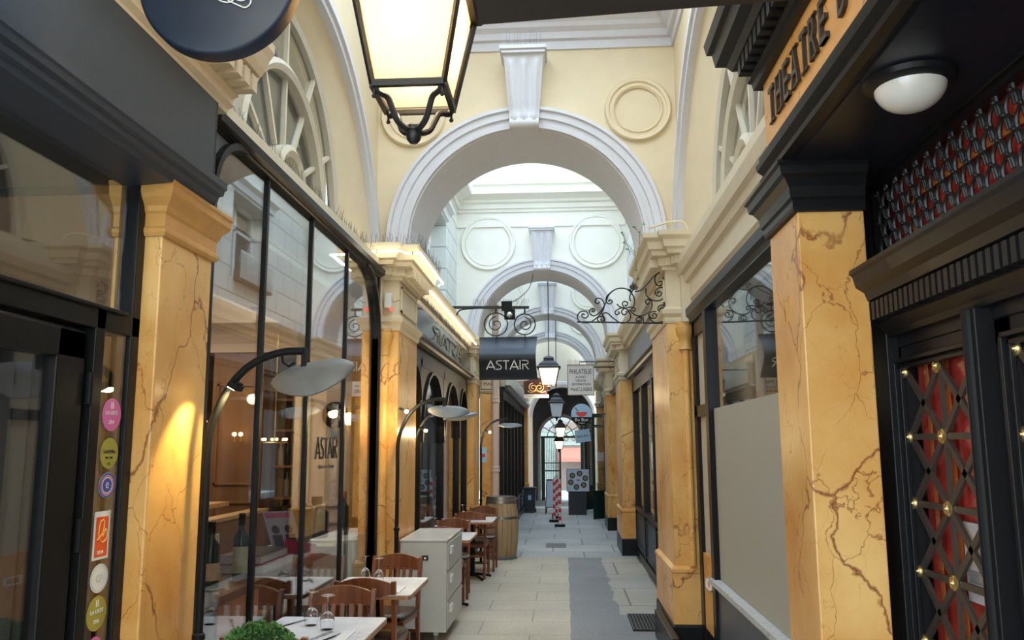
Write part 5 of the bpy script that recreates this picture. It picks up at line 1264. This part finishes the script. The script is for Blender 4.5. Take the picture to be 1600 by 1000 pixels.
def table(label, x0, x1, y0, y1, group='marble topped terrace tables'):
    cx, cy = (x0+x1)/2, (y0+y1)/2
    t = thing('terrace_table', label, 'table', (cx, cy, 0), group)
    def rr(a, z, r=.03):
        P = []
        for sx, sy, a0 in ((1, -1, -PI/2), (1, 1, 0), (-1, 1, PI/2), (-1, -1, PI)):
            for i in range(5): P.append(((x1-x0)/2*sx-sx*(r)+ (r+a)*math.cos(a0+PI/2*i/4)+cx, (y1-y0)/2*sy-sy*r+(r+a)*math.sin(a0+PI/2*i/4)+cy, z))
        return P
    link('tabletop', MB().loft([rr(-.003, .742), rr(-.003, .75)]), wm, t)
    link('edge_band', MB().loft([rr(0, .722), rr(0, .746)]), copper, t)
    link('column', MB().tube([(cx, cy, .03), (cx, cy, .72)], .03, 14), blackm, t, smooth=True)
    link('spider', MB().box(cx-.2, cx+.2, cy-.02, cy+.02, .70, .722).box(cx-.02, cx+.02, cy-.2, cy+.2, .70, .722), blackm, t)
    fb = MB()
    for a in (.6, .6+PI/2, .6+PI, .6+1.5*PI):
        e = (cx+.26*math.cos(a), cy+.26*math.sin(a), .02); fb.tube([(cx, cy, .06), (cx+.13*math.cos(a), cy+.13*math.sin(a), .045), e], .02, 8, .014)
        fb.ball((e[0], e[1], .018), .018, 10)
    link('foot', fb, blackm, t, smooth=True)
T = [(-1.60, -1.0, 4.13, 4.83), (-1.60, -1.0, 5.52, 6.27), (-1.58, -.97, 8.72, 9.50), (-1.50, -.91, 10.75, 11.55)]
table('nearest marble topped table with two upturned wine glasses and cutlery', *T[0])
table('second marble topped table between the chestnut chairs and the trolley', *T[1])
table('small marble topped table just beyond the white trolley', *T[2])
table('furthest marble topped table in front of the wine barrel', *T[3])
gg = clear_glass('wine_glass')
def wine_glass_at(label, x, y, z=.751, group='upturned wine glasses on the terrace tables'):
    t = thing('wine_glass', label, 'glass', (x, y, z), group)
    link('bowl', MB().lathe([(.031, 0), (.038, .025), (.040, .045), (.034, .07), (.018, .088), (.005, .093), (.005, .090), (.016, .084), (.032, .068), (.038, .045), (.036, .025), (.029, 0)], (x, y, z), 24), gg, t, smooth=True)
    link('stem', MB().lathe([(.005, .09), (.0035, .11), (.0035, .155), (.006, .168)], (x, y, z), 12), gg, t, smooth=True)
    link('foot', MB().lathe([(.0005, .166), (.02, .168), (.035, .172), (.035, .174), (.0005, .175)], (x, y, z), 24), gg, t, smooth=True)
for lab, x, y in (('upturned wine glass on the nearest table, the left one', -1.37, 4.60), ('upturned wine glass on the nearest table, the right one', -1.255, 4.50),
                  ('upturned wine glass on the second table, the left one', -1.43, 6.08), ('upturned wine glass on the second table, the right one', -1.31, 5.98),
                  ('upturned wine glass beyond the trolley, the left one', -1.42, 9.3), ('upturned wine glass beyond the trolley, the right one', -1.31, 9.2),
                  ('upturned wine glass near the barrel, the left one', -1.36, 11.35), ('upturned wine glass near the barrel, the right one', -1.25, 11.3)):
    wine_glass_at(lab, x, y)
steel = plain('cutlery_steel', (.6, .6, .62), .22, .9)
def cutlery(kind, label, x, y, a, z=.751):
    t = thing(kind, label, kind, (x, y, z), kind+'s on the terrace tables'); u = Vector((math.cos(a), math.sin(a), 0)); v = Vector((-u.y, u.x, 0)); o = Vector((x, y, z+.003))
    link('handle', MB().obox(o-u*.05, u*.055, v*.005, (0, 0, .002)), steel if kind == 'fork' else blackm, t)
    if kind == 'fork':
        m = MB().obox(o+u*.03, u*.02, v*.010, (0, 0, .0015))
        for k in (-1.5, -.5, .5, 1.5): m.obox(o+u*.07+v*.005*k, u*.025, v*.0013, (0, 0, .0012))
        link('tines', m, steel, t)
    else: link('blade', MB().obox(o+u*.055, u*.05, v*.009, (0, 0, .001)), steel, t)
for k, (n_, x0, x1, y0, y1) in enumerate((('nearest', *T[0]), ('second', *T[1]))):
    cutlery('fork', 'steel fork lying on the %s marble table' % n_, x1-.24, y0+.22, 1.25); cutlery('knife', 'knife with dark handle on the right half of the %s marble table' % n_, x1-.17, y0+.20, 1.25)
    cutlery('knife', 'knife lying beside the glasses on the left of the %s marble table' % n_, x0+.12, y1-.20, 1.15)
    tag(link('napkin', MB().box(x1-.15, x1-.09, y0+.08, y0+.32, .751, .756), white), 'folded white paper napkin on the %s marble table' % n_, 'napkin', 'napkins on the terrace tables')

# ---- white service trolley
cart = plain('trolley_grey', (.52, .52, .50), .4, bump=.05, scale=7, var=.08)
t = thing('service_trolley', 'pale grey box shaped service trolley on castors beside the left pier', 'trolley', (-1.25, 7.95, 0))
cx0, cx1, cy0, cy1 = -1.455, -1.04, 7.50, 8.55
link('body', MB().box(cx0, cx1, cy0, cy1, .10, .865), cart, t, bevel=.004)
link('top', MB().box(cx0-.005, cx1+.005, cy0-.005, cy1+.005, .866, .885), plain('trolley_top', (.58, .58, .57), .25, var=.1, scale=5), t, bevel=.004)
for k, (z0, z1) in enumerate(((.62, .85), (.37, .60), (.12, .35))):
    d = link('drawer', MB().box(cx1+.0005, cx1+.012, cy0+.03, cy1-.03, z0, z1), cart, t, bevel=.003)
    link('latch', MB().box(cx1+.012, cx1+.03, cy0+.12, cy0+.26, z1-.10, z1-.04), plain('latch_white', (.72, .72, .72), .4), d)
link('socket', MB().box(cx0+.19, cx0+.25, cy0-.008, cy0, .71, .75), blackm, t); link('switch', MB().box(cx0+.215, cx0+.235, cy0-.012, cy0-.008, .718, .735), white, t)
for x, y in ((cx0+.07, cy0+.08), (cx1-.10, cy0+.08), (cx0+.07, cy1-.08), (cx1-.10, cy1-.08)):
    c = link('castor', MB().box(x-.02, x+.02, y-.02, y+.02, .062, .10), steel, t)
    link('wheel', MB().lathe([(.0005, -.012), (.033, -.012), (.036, 0), (.033, .012), (.0005, .012)], (x, y+.01, .036), 20, 'x'), plain('wheel_grey', (.18, .18, .19), .5), c, smooth=True)

# ---- wine barrel
bw = wood('barrel_oak', (.33, .21, .11), (.50, .35, .20), .6, (9, 9, .8))
hoop = plain('hoop_steel', (.30, .30, .29), .35, .85)
t = thing('wine_barrel', 'upright oak wine barrel with steel hoops on the left of the passage', 'barrel', (-.98, 13.15, 0))
bc = (-.98, 13.15, 0); HB = .93
def br(z): return .225+.045*math.sin(PI*min(1, max(0, z/HB)))
st = MB()
for k in range(22):
    a0, a1 = 2*PI*k/22+.012, 2*PI*(k+1)/22-.012; rs = []
    for i in range(13):
        z = .03+(HB-.03)*i/12; r = br(z); rs.append([(bc[0]+rr_*math.cos(a), bc[1]+rr_*math.sin(a), z) for rr_, a in ((r-.02, a0), (r, a0), (r+.001, (a0+a1)/2), (r, a1), (r-.02, a1))])
    st.loft(rs)
link('staves', st.lathe([(.0005, .04), (.215, .04), (.215, HB-.03), (.0005, HB-.03)], bc, 32), bw, t, smooth=True)
for z0, z1 in ((.02, .06), (.60, .635), (HB-.10, HB-.055), (HB-.045, HB)):
    link('hoop', MB().lathe([(br(z0)-.004, z0), (br(z0)+.004, z0), (br(z1)+.004, z1), (br(z1)-.004, z1)], bc, 40), hoop, t, smooth=True)
link('base_ring', MB().lathe([(.0005, 0), (.25, 0), (.25, .02), (.0005, .02)], bc, 32), plain('base_grey', (.14, .14, .14), .5), t)

# ---- arched heat lamps
shade_m = plain('lamp_grey', (.17, .175, .175), .45, bump=.05, scale=30, var=.12)
def leaf_lamp(label, x, y, ang, tilt, rollv=0.0, base_h=1.0, clip=False, group='arched terrace lamps with leaf shades', sc=1.0):
    t = thing('arc_lamp', label, 'lamp', (x, y, 0), group); u = Vector((math.cos(ang), math.sin(ang), 0))
    o = Vector((x, y, 0))
    link('lower_pole', MB().tube([o, o+Vector((0, 0, base_h))], .019, 14), blackm, t, smooth=True)
    link('joint', MB().lathe([(.019, -.01), (.026, -.005), (.026, .015), (.019, .02)], (x, y, base_h), 20), blackm, t, smooth=True)
    P = [o+Vector((0, 0, base_h))]+[o+u*a*sc+Vector((0, 0, z)) for a, z in ((0, 1.45), (.0, 1.72), (.035, 1.86), (.10, 1.98), (.19, 2.06), (.30, 2.10), (.40, 2.105))]
    link('arched_pole', MB().tube(catmull(P, 6), .0165, 14), blackm, t, smooth=True)
    link('base', MB().lathe([(.0005, 0), (.13, 0), (.13, .008), (.03, .018), (.0005, .018)], (x, y, 0), 32), blackm, t, smooth=True)
    # leaf shade: pointed dished oval
    c = o+u*(.44*sc)+Vector((0, 0, 2.005)); ud = (u*math.cos(tilt)+Vector((0, 0, math.sin(tilt)))).normalized(); vd = Vector((-u.y, u.x, 0)); wd = ud.cross(vd); vd = vd*math.cos(rollv)+wd*math.sin(rollv); wd = ud.cross(vd)
    rings = []; N_ = 22
    for i in range(N_+1):
        s_ = -1+2*i/N_; hw = .115*(max(1e-4, 1-abs(s_)**2.1))**.75; row = []
        for j in range(13):
            q = -1+2*j/12; row.append(c+ud*(s_*.185)+vd*(q*hw)+wd*(.055*(1-q*q)*(1-s_*s_)**.6*1.0 - .02*(1-abs(s_))))
        for j in range(12, -1, -1):
            q = -1+2*j/12; row.append(c+ud*(s_*.185)+vd*(q*hw*.98)+wd*(.055*(1-q*q)*(1-s_*s_)**.6 - .02*(1-abs(s_)) - .008))
        rings.append(row)
    link('leaf_shade', MB().loft(rings), shade_m, t, smooth=True)
    a = o+u*.30*sc+Vector((0, 0, 2.10)); b = o+u*.38*sc+Vector((0, 0, 2.10))
    link('hinge_bracket', MB().tube([a, a+Vector((.0, 0, -.045))+u*.01, a+u*.035+Vector((0, 0, -.06)), a+u*.06+Vector((0, 0, -.045))], .005, 6).obox(o+u*.40*sc+Vector((0, 0, 2.08)), u*.012, vd*.012, (0, 0, .035)), blackm, t)
    return t, o, u, c
l1 = leaf_lamp('tall black arched lamp with grey leaf shade in the left foreground', -1.50, 3.47, 0.0, .20, rollv=.75, base_h=.93)
def clip_light(label, p, target, e, cone=70, flood=True):
    t = thing('clip_spotlight', label, 'lamp', p, 'clip on spotlights'); p = Vector(p); d = (Vector(target)-p).normalized(); s_ = d.cross(Vector((0, 0, 1))).normalized(); n = s_.cross(d)
    link('body', MB().obox(p, d*.012, s_*.035, n*.022), blackm, t); 
    link('fins', MB().obox(p-d*.016, d*.005, s_*.03, n*.003).obox(p-d*.016+n*.01, d*.005, s_*.03, n*.003).obox(p-d*.016-n*.01, d*.005, s_*.03, n*.003), blackm, t)
    link('lens', MB().obox(p+d*.0125, d*.001, s_*.030, n*.018), emit('clip_glow', (1, .82, .45), 40), t)
    lamp('clip_spot_lamp', 'SPOT', p+d*.03, e, (1, .74, .30), .02, target, cone, .35)
clip_light('small finned spotlight clipped under the curve of the foreground lamp', (-1.385, 3.45, 1.955), (-1.60, 3.46, 1.58), 16, 95)
leaf_lamp('black arched lamp rising behind the second table, beside the marble pier', -1.43, 7.2, .0, -.06, rollv=.42, base_h=1.0)
leaf_lamp('black arched lamp partly hidden behind the one before the trolley', -1.55, 8.66, .0, .14, rollv=-.1, base_h=1.05, sc=1.1)
leaf_lamp('black arched lamp furthest away, rising behind the wine barrel', -1.24, 12.6, .05, -.02, rollv=.1, base_h=.9)
glowb = emit('led_point', (1, .85, .55), 160)
for lab, p in (('bright warm spotlight under the leaf shade nearest the pier', (-1.34, 7.1, 1.995)), ('bright warm spotlight below the second leaf shade', (-1.42, 8.6, 1.86)), ('bright warm spotlight under the leaf shade by the barrel', (-1.10, 12.5, 1.905))):
    t = thing('spot_bulb', lab, 'lamp', p, 'warm bulbs under the leaf shades')
    link('bulb', MB().ball(p, .016, 12), glowb, t, smooth=True); link('socket', MB().tube([Vector(p)+Vector((-.02, .02, .01)), Vector(p)+Vector((-.07, .05, .03))], .012, 8), blackm, t)
    lamp('bulb_lamp', 'POINT', (p[0]+.0, p[1]-.06, p[2]-.02), 7, (1, .76, .38), .03)

# ---- clipped box bush in a tall planter
t = thing('boxwood_ball', 'clipped green boxwood ball at the bottom edge in front of the nearest table', 'bush', (-1.18, 3.25, 0))
lc = Vector((-1.17, 3.25, .865)); m = MB(); RB = .165
for i in range(5200):
    z = random.uniform(-.6, 1); a = random.uniform(0, 2*PI); r_ = math.sqrt(max(0, 1-z*z)); d = Vector((r_*math.cos(a), r_*math.sin(a), z)); p = lc+d*RB*random.uniform(.86, 1.05)
    e = Vector((random.uniform(-1, 1), random.uniform(-1, 1), random.uniform(-1, 1))); tt_ = (d.cross(e)).normalized(); bb_ = (d+tt_*.8*random.uniform(-1, 1)).normalized(); L_ = random.uniform(.009, .015)
    s_ = tt_*L_*.55; f_ = bb_*L_
    m.add([p, p+f_*.5+s_, p+f_, p+f_*.5-s_], [(0, 1, 2, 3)])
link('foliage', m, leafy('boxwood_leaf', (.010, .04, .012), (.15, .33, .09)), t)['kind'] = 'stuff'
link('core', MB().ball(lc, RB*.9, 20), plain('boxwood_core', (.015, .035, .01), .9), t)
link('planter', MB().loft([[(lc.x+sx*h_, lc.y+sy*h_, z) for sx, sy in ((-1, -1), (1, -1), (1, 1), (-1, 1))] for h_, z in ((.11, 0), (.14, .71), (.12, .71), (.12, .67))]), blackm, t)

# ---- far passage: bin, boards, striped posts, door leaf
bn = plain('bin_blue', (.018, .035, .07), .45)
t = thing('wheelie_bin', 'dark blue wheeled bin standing by the far left shopfront', 'bin', (-.90, 22.0, 0))
link('body', MB().loft([[(-1.04+.02*k, 21.8+.02*k, z), (-.74-.02*k, 21.8+.02*k, z), (-.74-.02*k, 22.2-.02*k, z), (-1.04+.02*k, 22.2-.02*k, z)] for k, z in ((1, .03), (0, .60))]), bn, t, bevel=.01)
link('lid', MB().box(-1.06, -.72, 21.77, 22.23, .60, .645), bn, t, bevel=.01); link('label_plate', MB().box(-.93, -.85, 21.788, 21.80, .33, .45), MATS['pale_blue'], t)
for x in (-1.03, -.75): link('wheel', MB().lathe([(.0005, -.02), (.05, -.02), (.05, .02), (.0005, .02)], (x, 22.2, .05), 16, 'x'), blackm, t)
link('handle', MB().tube([(-1.0, 22.26, .62), (-.78, 22.26, .62)], .012, 6), bn, t)
photo = plain('dish_photo', (.25, .22, .14), .5, var=.6, scale=30); bwht = plain('menu_blue_white', (.55, .68, .85), .5)
t = thing('sandwich_board', 'leaning A frame menu board with food photos behind the striped posts', 'sign board', (-.30, 21.6, 0))
def lean(o, hgt, w_, ang, f): # board leaning in y
    v = Vector((0, ang, 1)).normalized(); return o, v
o = Vector((-.30, 21.45, 0)); v = Vector((.04, .18, 1)).normalized(); u = Vector((1, 0, 0))
link('panel', slab(o, u, v, -.17, .17, .18, .84, 0, .012), bwht, t)
fr = MB()
for a, b, c, d in ((-.19, -.17, 0, .88), (.17, .19, 0, .88), (-.19, .19, .84, .87), (-.19, .19, .16, .18)):
    q = slab(o, u, v, a, b, c, d, -.004, .018); fr.add(q.v, q.f)
link('frame', fr, blackm, t)
for k, (a, b) in enumerate(((-.08, .72), (.08, .72), (-.08, .45), (.07, .5), (-.07, .28), (.08, .30))):
    c = o+u*a+v*b-Vector((0, .006, 0)); link('dish_picture', MB().loft([[c+u*(.06*math.cos(j*PI/8))+v*(.055*math.sin(j*PI/8))-Vector((0, h, 0)) for j in range(16)] for h in (0, .004)]), photo, t)
link('rear_leg', MB().bar((-.47, 21.95, 0), (-.32, 21.6, .86), .02, .02).bar((-.13, 21.95, 0), (-.2, 21.6, .86), .02, .02), blackm, t)
t = thing('menu_poster_stand', 'square blue and white menu poster with dish photos on a dark stand', 'sign board', (.35, 21.2, 0))
link('panel', MB().box(.07, .62, 21.18, 21.2, .58, 1.12), bwht, t)
link('stand', MB().box(.10, .55, 21.22, 21.5, 0, .58), plain('dark_stand', (.025, .035, .05), .5), t)
link('frame', MB().box(.06, .63, 21.2, 21.22, .57, 1.13), blackm, t)
for k in range(6):
    a = k*PI/3+.3; c = (.345+.19*math.cos(a), .85+.17*math.sin(a))
    d = link('dish', MB().lathe([(.0005, 0), (.07, 0), (.07, -.004), (.0005, -.004)], (c[0], 21.18, c[1]), 20, 'y'), blackm, t); link('dish_picture', MB().lathe([(.0005, -.004), (.05, -.004), (.05, -.007), (.0005, -.007)], (c[0], 21.18, c[1]), 20, 'y'), photo, d)
link('red_mark', MB().box(.31, .39, 21.174, 21.178, .84, .87), MATS['bowl_red'], t)
redp = plain('post_red', (.75, .05, .06), .4)
def post(label, x, y, lean_=0.0):
    t = thing('barrier_post', label, 'post', (x, y, 0), 'red and white striped barrier posts')
    link('base', MB().box(x-.11, x+.11, y-.09, y+.09, 0, .05), blackm, t, bevel=.008)
    link('post_core', MB().tube([(x, y, .05), (x+lean_, y, .99)], .027, 12), white, t, smooth=True)
    for k in range(5):
        z0 = .13+.17*k; f = lambda z: (x+lean_*(z-.05)/.94, y, z); link('stripe', MB().tube([f(z0), f(z0+.085)], .0285, 12), redp, t, smooth=True)
post('nearest red and white striped barrier post in the middle of the passage', -.10, 18.2)
post('striped barrier post just behind and left of the nearest one', -.235, 19.3, .01)
post('striped barrier post between the nearest one and the menu board', -.19, 20.3, -.01)
post('furthest striped barrier post partly hidden by the others', -.20, 20.9, .05)
tag(link('barrier_ribbon', MB().bar((-.23, 19.3, .86), (-.20, 20.9, .86), .004, .06), MATS['post_red'] if 'post_red' in MATS else redp), 'red ribbon slung between the rear striped barrier posts', 'ribbon')
# open green door leaf with glazed top
def green_leaf(label, x0, y0, x1, y1, h, pan):
    t = thing('green_door', label, 'door', ((x0+x1)/2, (y0+y1)/2, 0)); a = Vector((x0, y0, 0)); b = Vector((x1, y1, 0)); u = (b-a).normalized(); L_ = (b-a).length; v = Vector((0, 0, 1)); m = MB()
    for p, q, r, s_ in ((0, .05, .04, h), (L_-.05, L_, .04, h), (0, L_, h-.07, h), (0, L_, h-.28, h-.24), (0, L_, pan, pan+.06)):
        z = slab(a, u, v, p, q, r, s_, -.02, .02); m.add(z.v, z.f)
    link('frame', m, dgreen, t); link('lower_panel', slab(a, u, v, .0, L_, .04, pan, -.016, .016), dgreen, t); link('pane', slab(a, u, v, .05, L_-.05, pan+.06, h-.07, -.003, .003), pane_dark, t)
    return t
green_leaf('tall dark green glazed door leaf standing open on the right', .67, 19.5, 1.02, 19.9, 2.42, .62)
green_leaf('second dark green glazed door leaf behind the menu poster stand', .50, 22.2, .80, 22.8, 2.35, .60)
tag(link('green_door_post', MB().box(.44, .52, 22.1, 22.18, 0, 2.35), dgreen), 'slim dark green upright between the poster and the open door', 'post')
tag(link('door_notice', MB().obox((.86, 19.66, 1.45), (.075, .085, 0), (0, 0, .10), (.002, -.002, 0)), white), 'white sheet of paper taped on the open green door', 'notice')
tag(link('far_chair_back', MB().box(.15, .35, 20.6, 20.64, .2, .55).box(.13, .15, 20.6, 20.64, 0, .6).box(.35, .37, 20.6, 20.64, 0, .6), blackm), 'dark chair standing behind the striped posts by the poster', 'chair') if False else None
# floor grate and cover
t = thing('floor_grate', 'iron drainage grate set in the floor beside the right pier', 'grate', (.77, 8.45, 0))
g = MB(); gx0, gx1, gy0, gy1 = .62, .90, 8.1, 8.85
for k in range(7): x = gx0+.02+(gx1-gx0-.04)*k/6
for k in range(12):
    y = gy0+.03+(gy1-gy0-.06)*k/11; 
for k in range(9):
    x = gx0+.012+(gx1-gx0-.024)*k/8; g.box(x-.008, x+.008, gy0, gy1, .004, .016)
for y in (gy0, gy0+.25, gy0+.5, gy1-.015): g.box(gx0, gx1, y, y+.015, .004, .016)
link('bars', g, plain('grate_iron', (.09, .09, .085), .6, .4), t); link('shade_plate', MB().box(gx0, gx1, gy0, gy1, 0.0, .004), plain('pit_shade', (.01, .01, .01), .9), t)  # flat black plate under the bars paints the shade of the hollow
tag(link('manhole_cover', MB().box(-.33, .02, 14.5, 15.1, 0, .004), plain('cover_stone', (.17, .17, .165), .7, bump=.3, scale=40)), 'dark rectangular cover flush in the floor beyond the barrel', 'cover')
# ---- gate in the far arch and the street behind it
t = thing('iron_gate', 'dark green iron gate leaf folded open in the far arch', 'gate', (-.5, 26.95, 0))
link('leaf_edge', MB().box(-.72, -.60, 26.75, 26.9, 0, 1.96), dgreen, t)
m = MB()
for k in range(8): x = -.56+.055*k; m.tube([(x, 26.9, .05), (x, 26.9, 1.95)], .008, 5)
m.box(-.6, -.14, 26.89, 26.91, .9, .94).box(-.6, -.14, 26.89, 26.91, 1.15, 1.18).box(-.6, -.14, 26.89, 26.91, .05, .08)
link('bars', m, dgreen, t); link('middle_stile', MB().box(-.15, -.09, 26.87, 26.93, 0, 1.96), dgreen, t)
m = MB()
for k in range(4): c = (-.52+.10*k, 26.9, 1.045); m.tube([(c[0]+.035*math.cos(j*PI/6), 26.9, c[2]+.05*math.sin(j*PI/6)) for j in range(13)], .006, 5)
link('scroll_band', m, dgreen, t)
struct('wall_back', MB().box(-8, 8, 33, 33.2, 0, 9), blocks('street_facade', (.20, .195, .17), (.12, .11, .1), .8, .4, .015, (0, 2)))
t = thing('street_shop', 'pale shop across the street with a salmon awning and script lettering', 'shop', (.4, 32.7, 0))
link('front', MB().box(-.3, 1.6, 32.9, 33.0, 0, 2.6), plain('shop_tan', (.16, .11, .08), .6), t)
link('awning', MB().loft([[(x, 32.9, 1.62), (x, 32.9, 1.58), (x, 32.2, 1.22), (x, 32.2, 1.10), (x, 32.21, 1.10), (x, 32.22, 1.25)] for x in (-.22, 1.5)]), plain('salmon_awning', (.34, .12, .08), .7), t)
link('sign_band', MB().box(-.3, 1.6, 32.85, 32.9, 1.72, 2.3), marble('green_white_marble', (.17, .21, .16), (.27, .29, .25), (.03, .06, .04), 6), t)
link('lettering', text_mb('PO GO', (-.12, 32.84, 1.88), (1, 0, 0), (0, 0, 1), .8, .24, .02), plain('letter_brown', (.12, .06, .03), .5), t)
tag(link('marbled_panel', MB().box(-1.1, -.32, 32.9, 33.0, 0, 2.2), MATS['green_white_marble']), 'green and white veined panel seen through the gate', 'panel')
# ---- flower box on the right court window
t = thing('flower_box', 'planted window box with iron rail on the right court window', 'flower box', (1.04, 11.3, 3.95))
link('trough', MB().box(.99, 1.095, 10.7, 11.9, 3.92, 4.08), plain('trough_brown', (.16, .11, .08), .7), t)
rl = MB().box(.975, .985, 10.65, 11.95, 4.30, 4.32)
for k in range(25): y = 10.66+1.28*k/24; rl.box(.975, .985, y, y+.008, 3.95, 4.3)
link('rail', rl, white, t)
m = MB()
for i in range(500):
    p = Vector((random.uniform(1.0, 1.08), random.uniform(10.72, 11.88), 4.1+random.uniform(0, .16))); d = Vector((random.uniform(-1, 1), random.uniform(-1, 1), random.uniform(-.2, 1))).normalized()*.05; s_ = d.cross(Vector((0, 0, 1)))*.3
    m.add([p, p+d*.5+s_, p+d, p+d*.5-s_], [(0, 1, 2, 3)])
link('plants', m, MATS['leaf_green'], t)['kind'] = 'stuff'
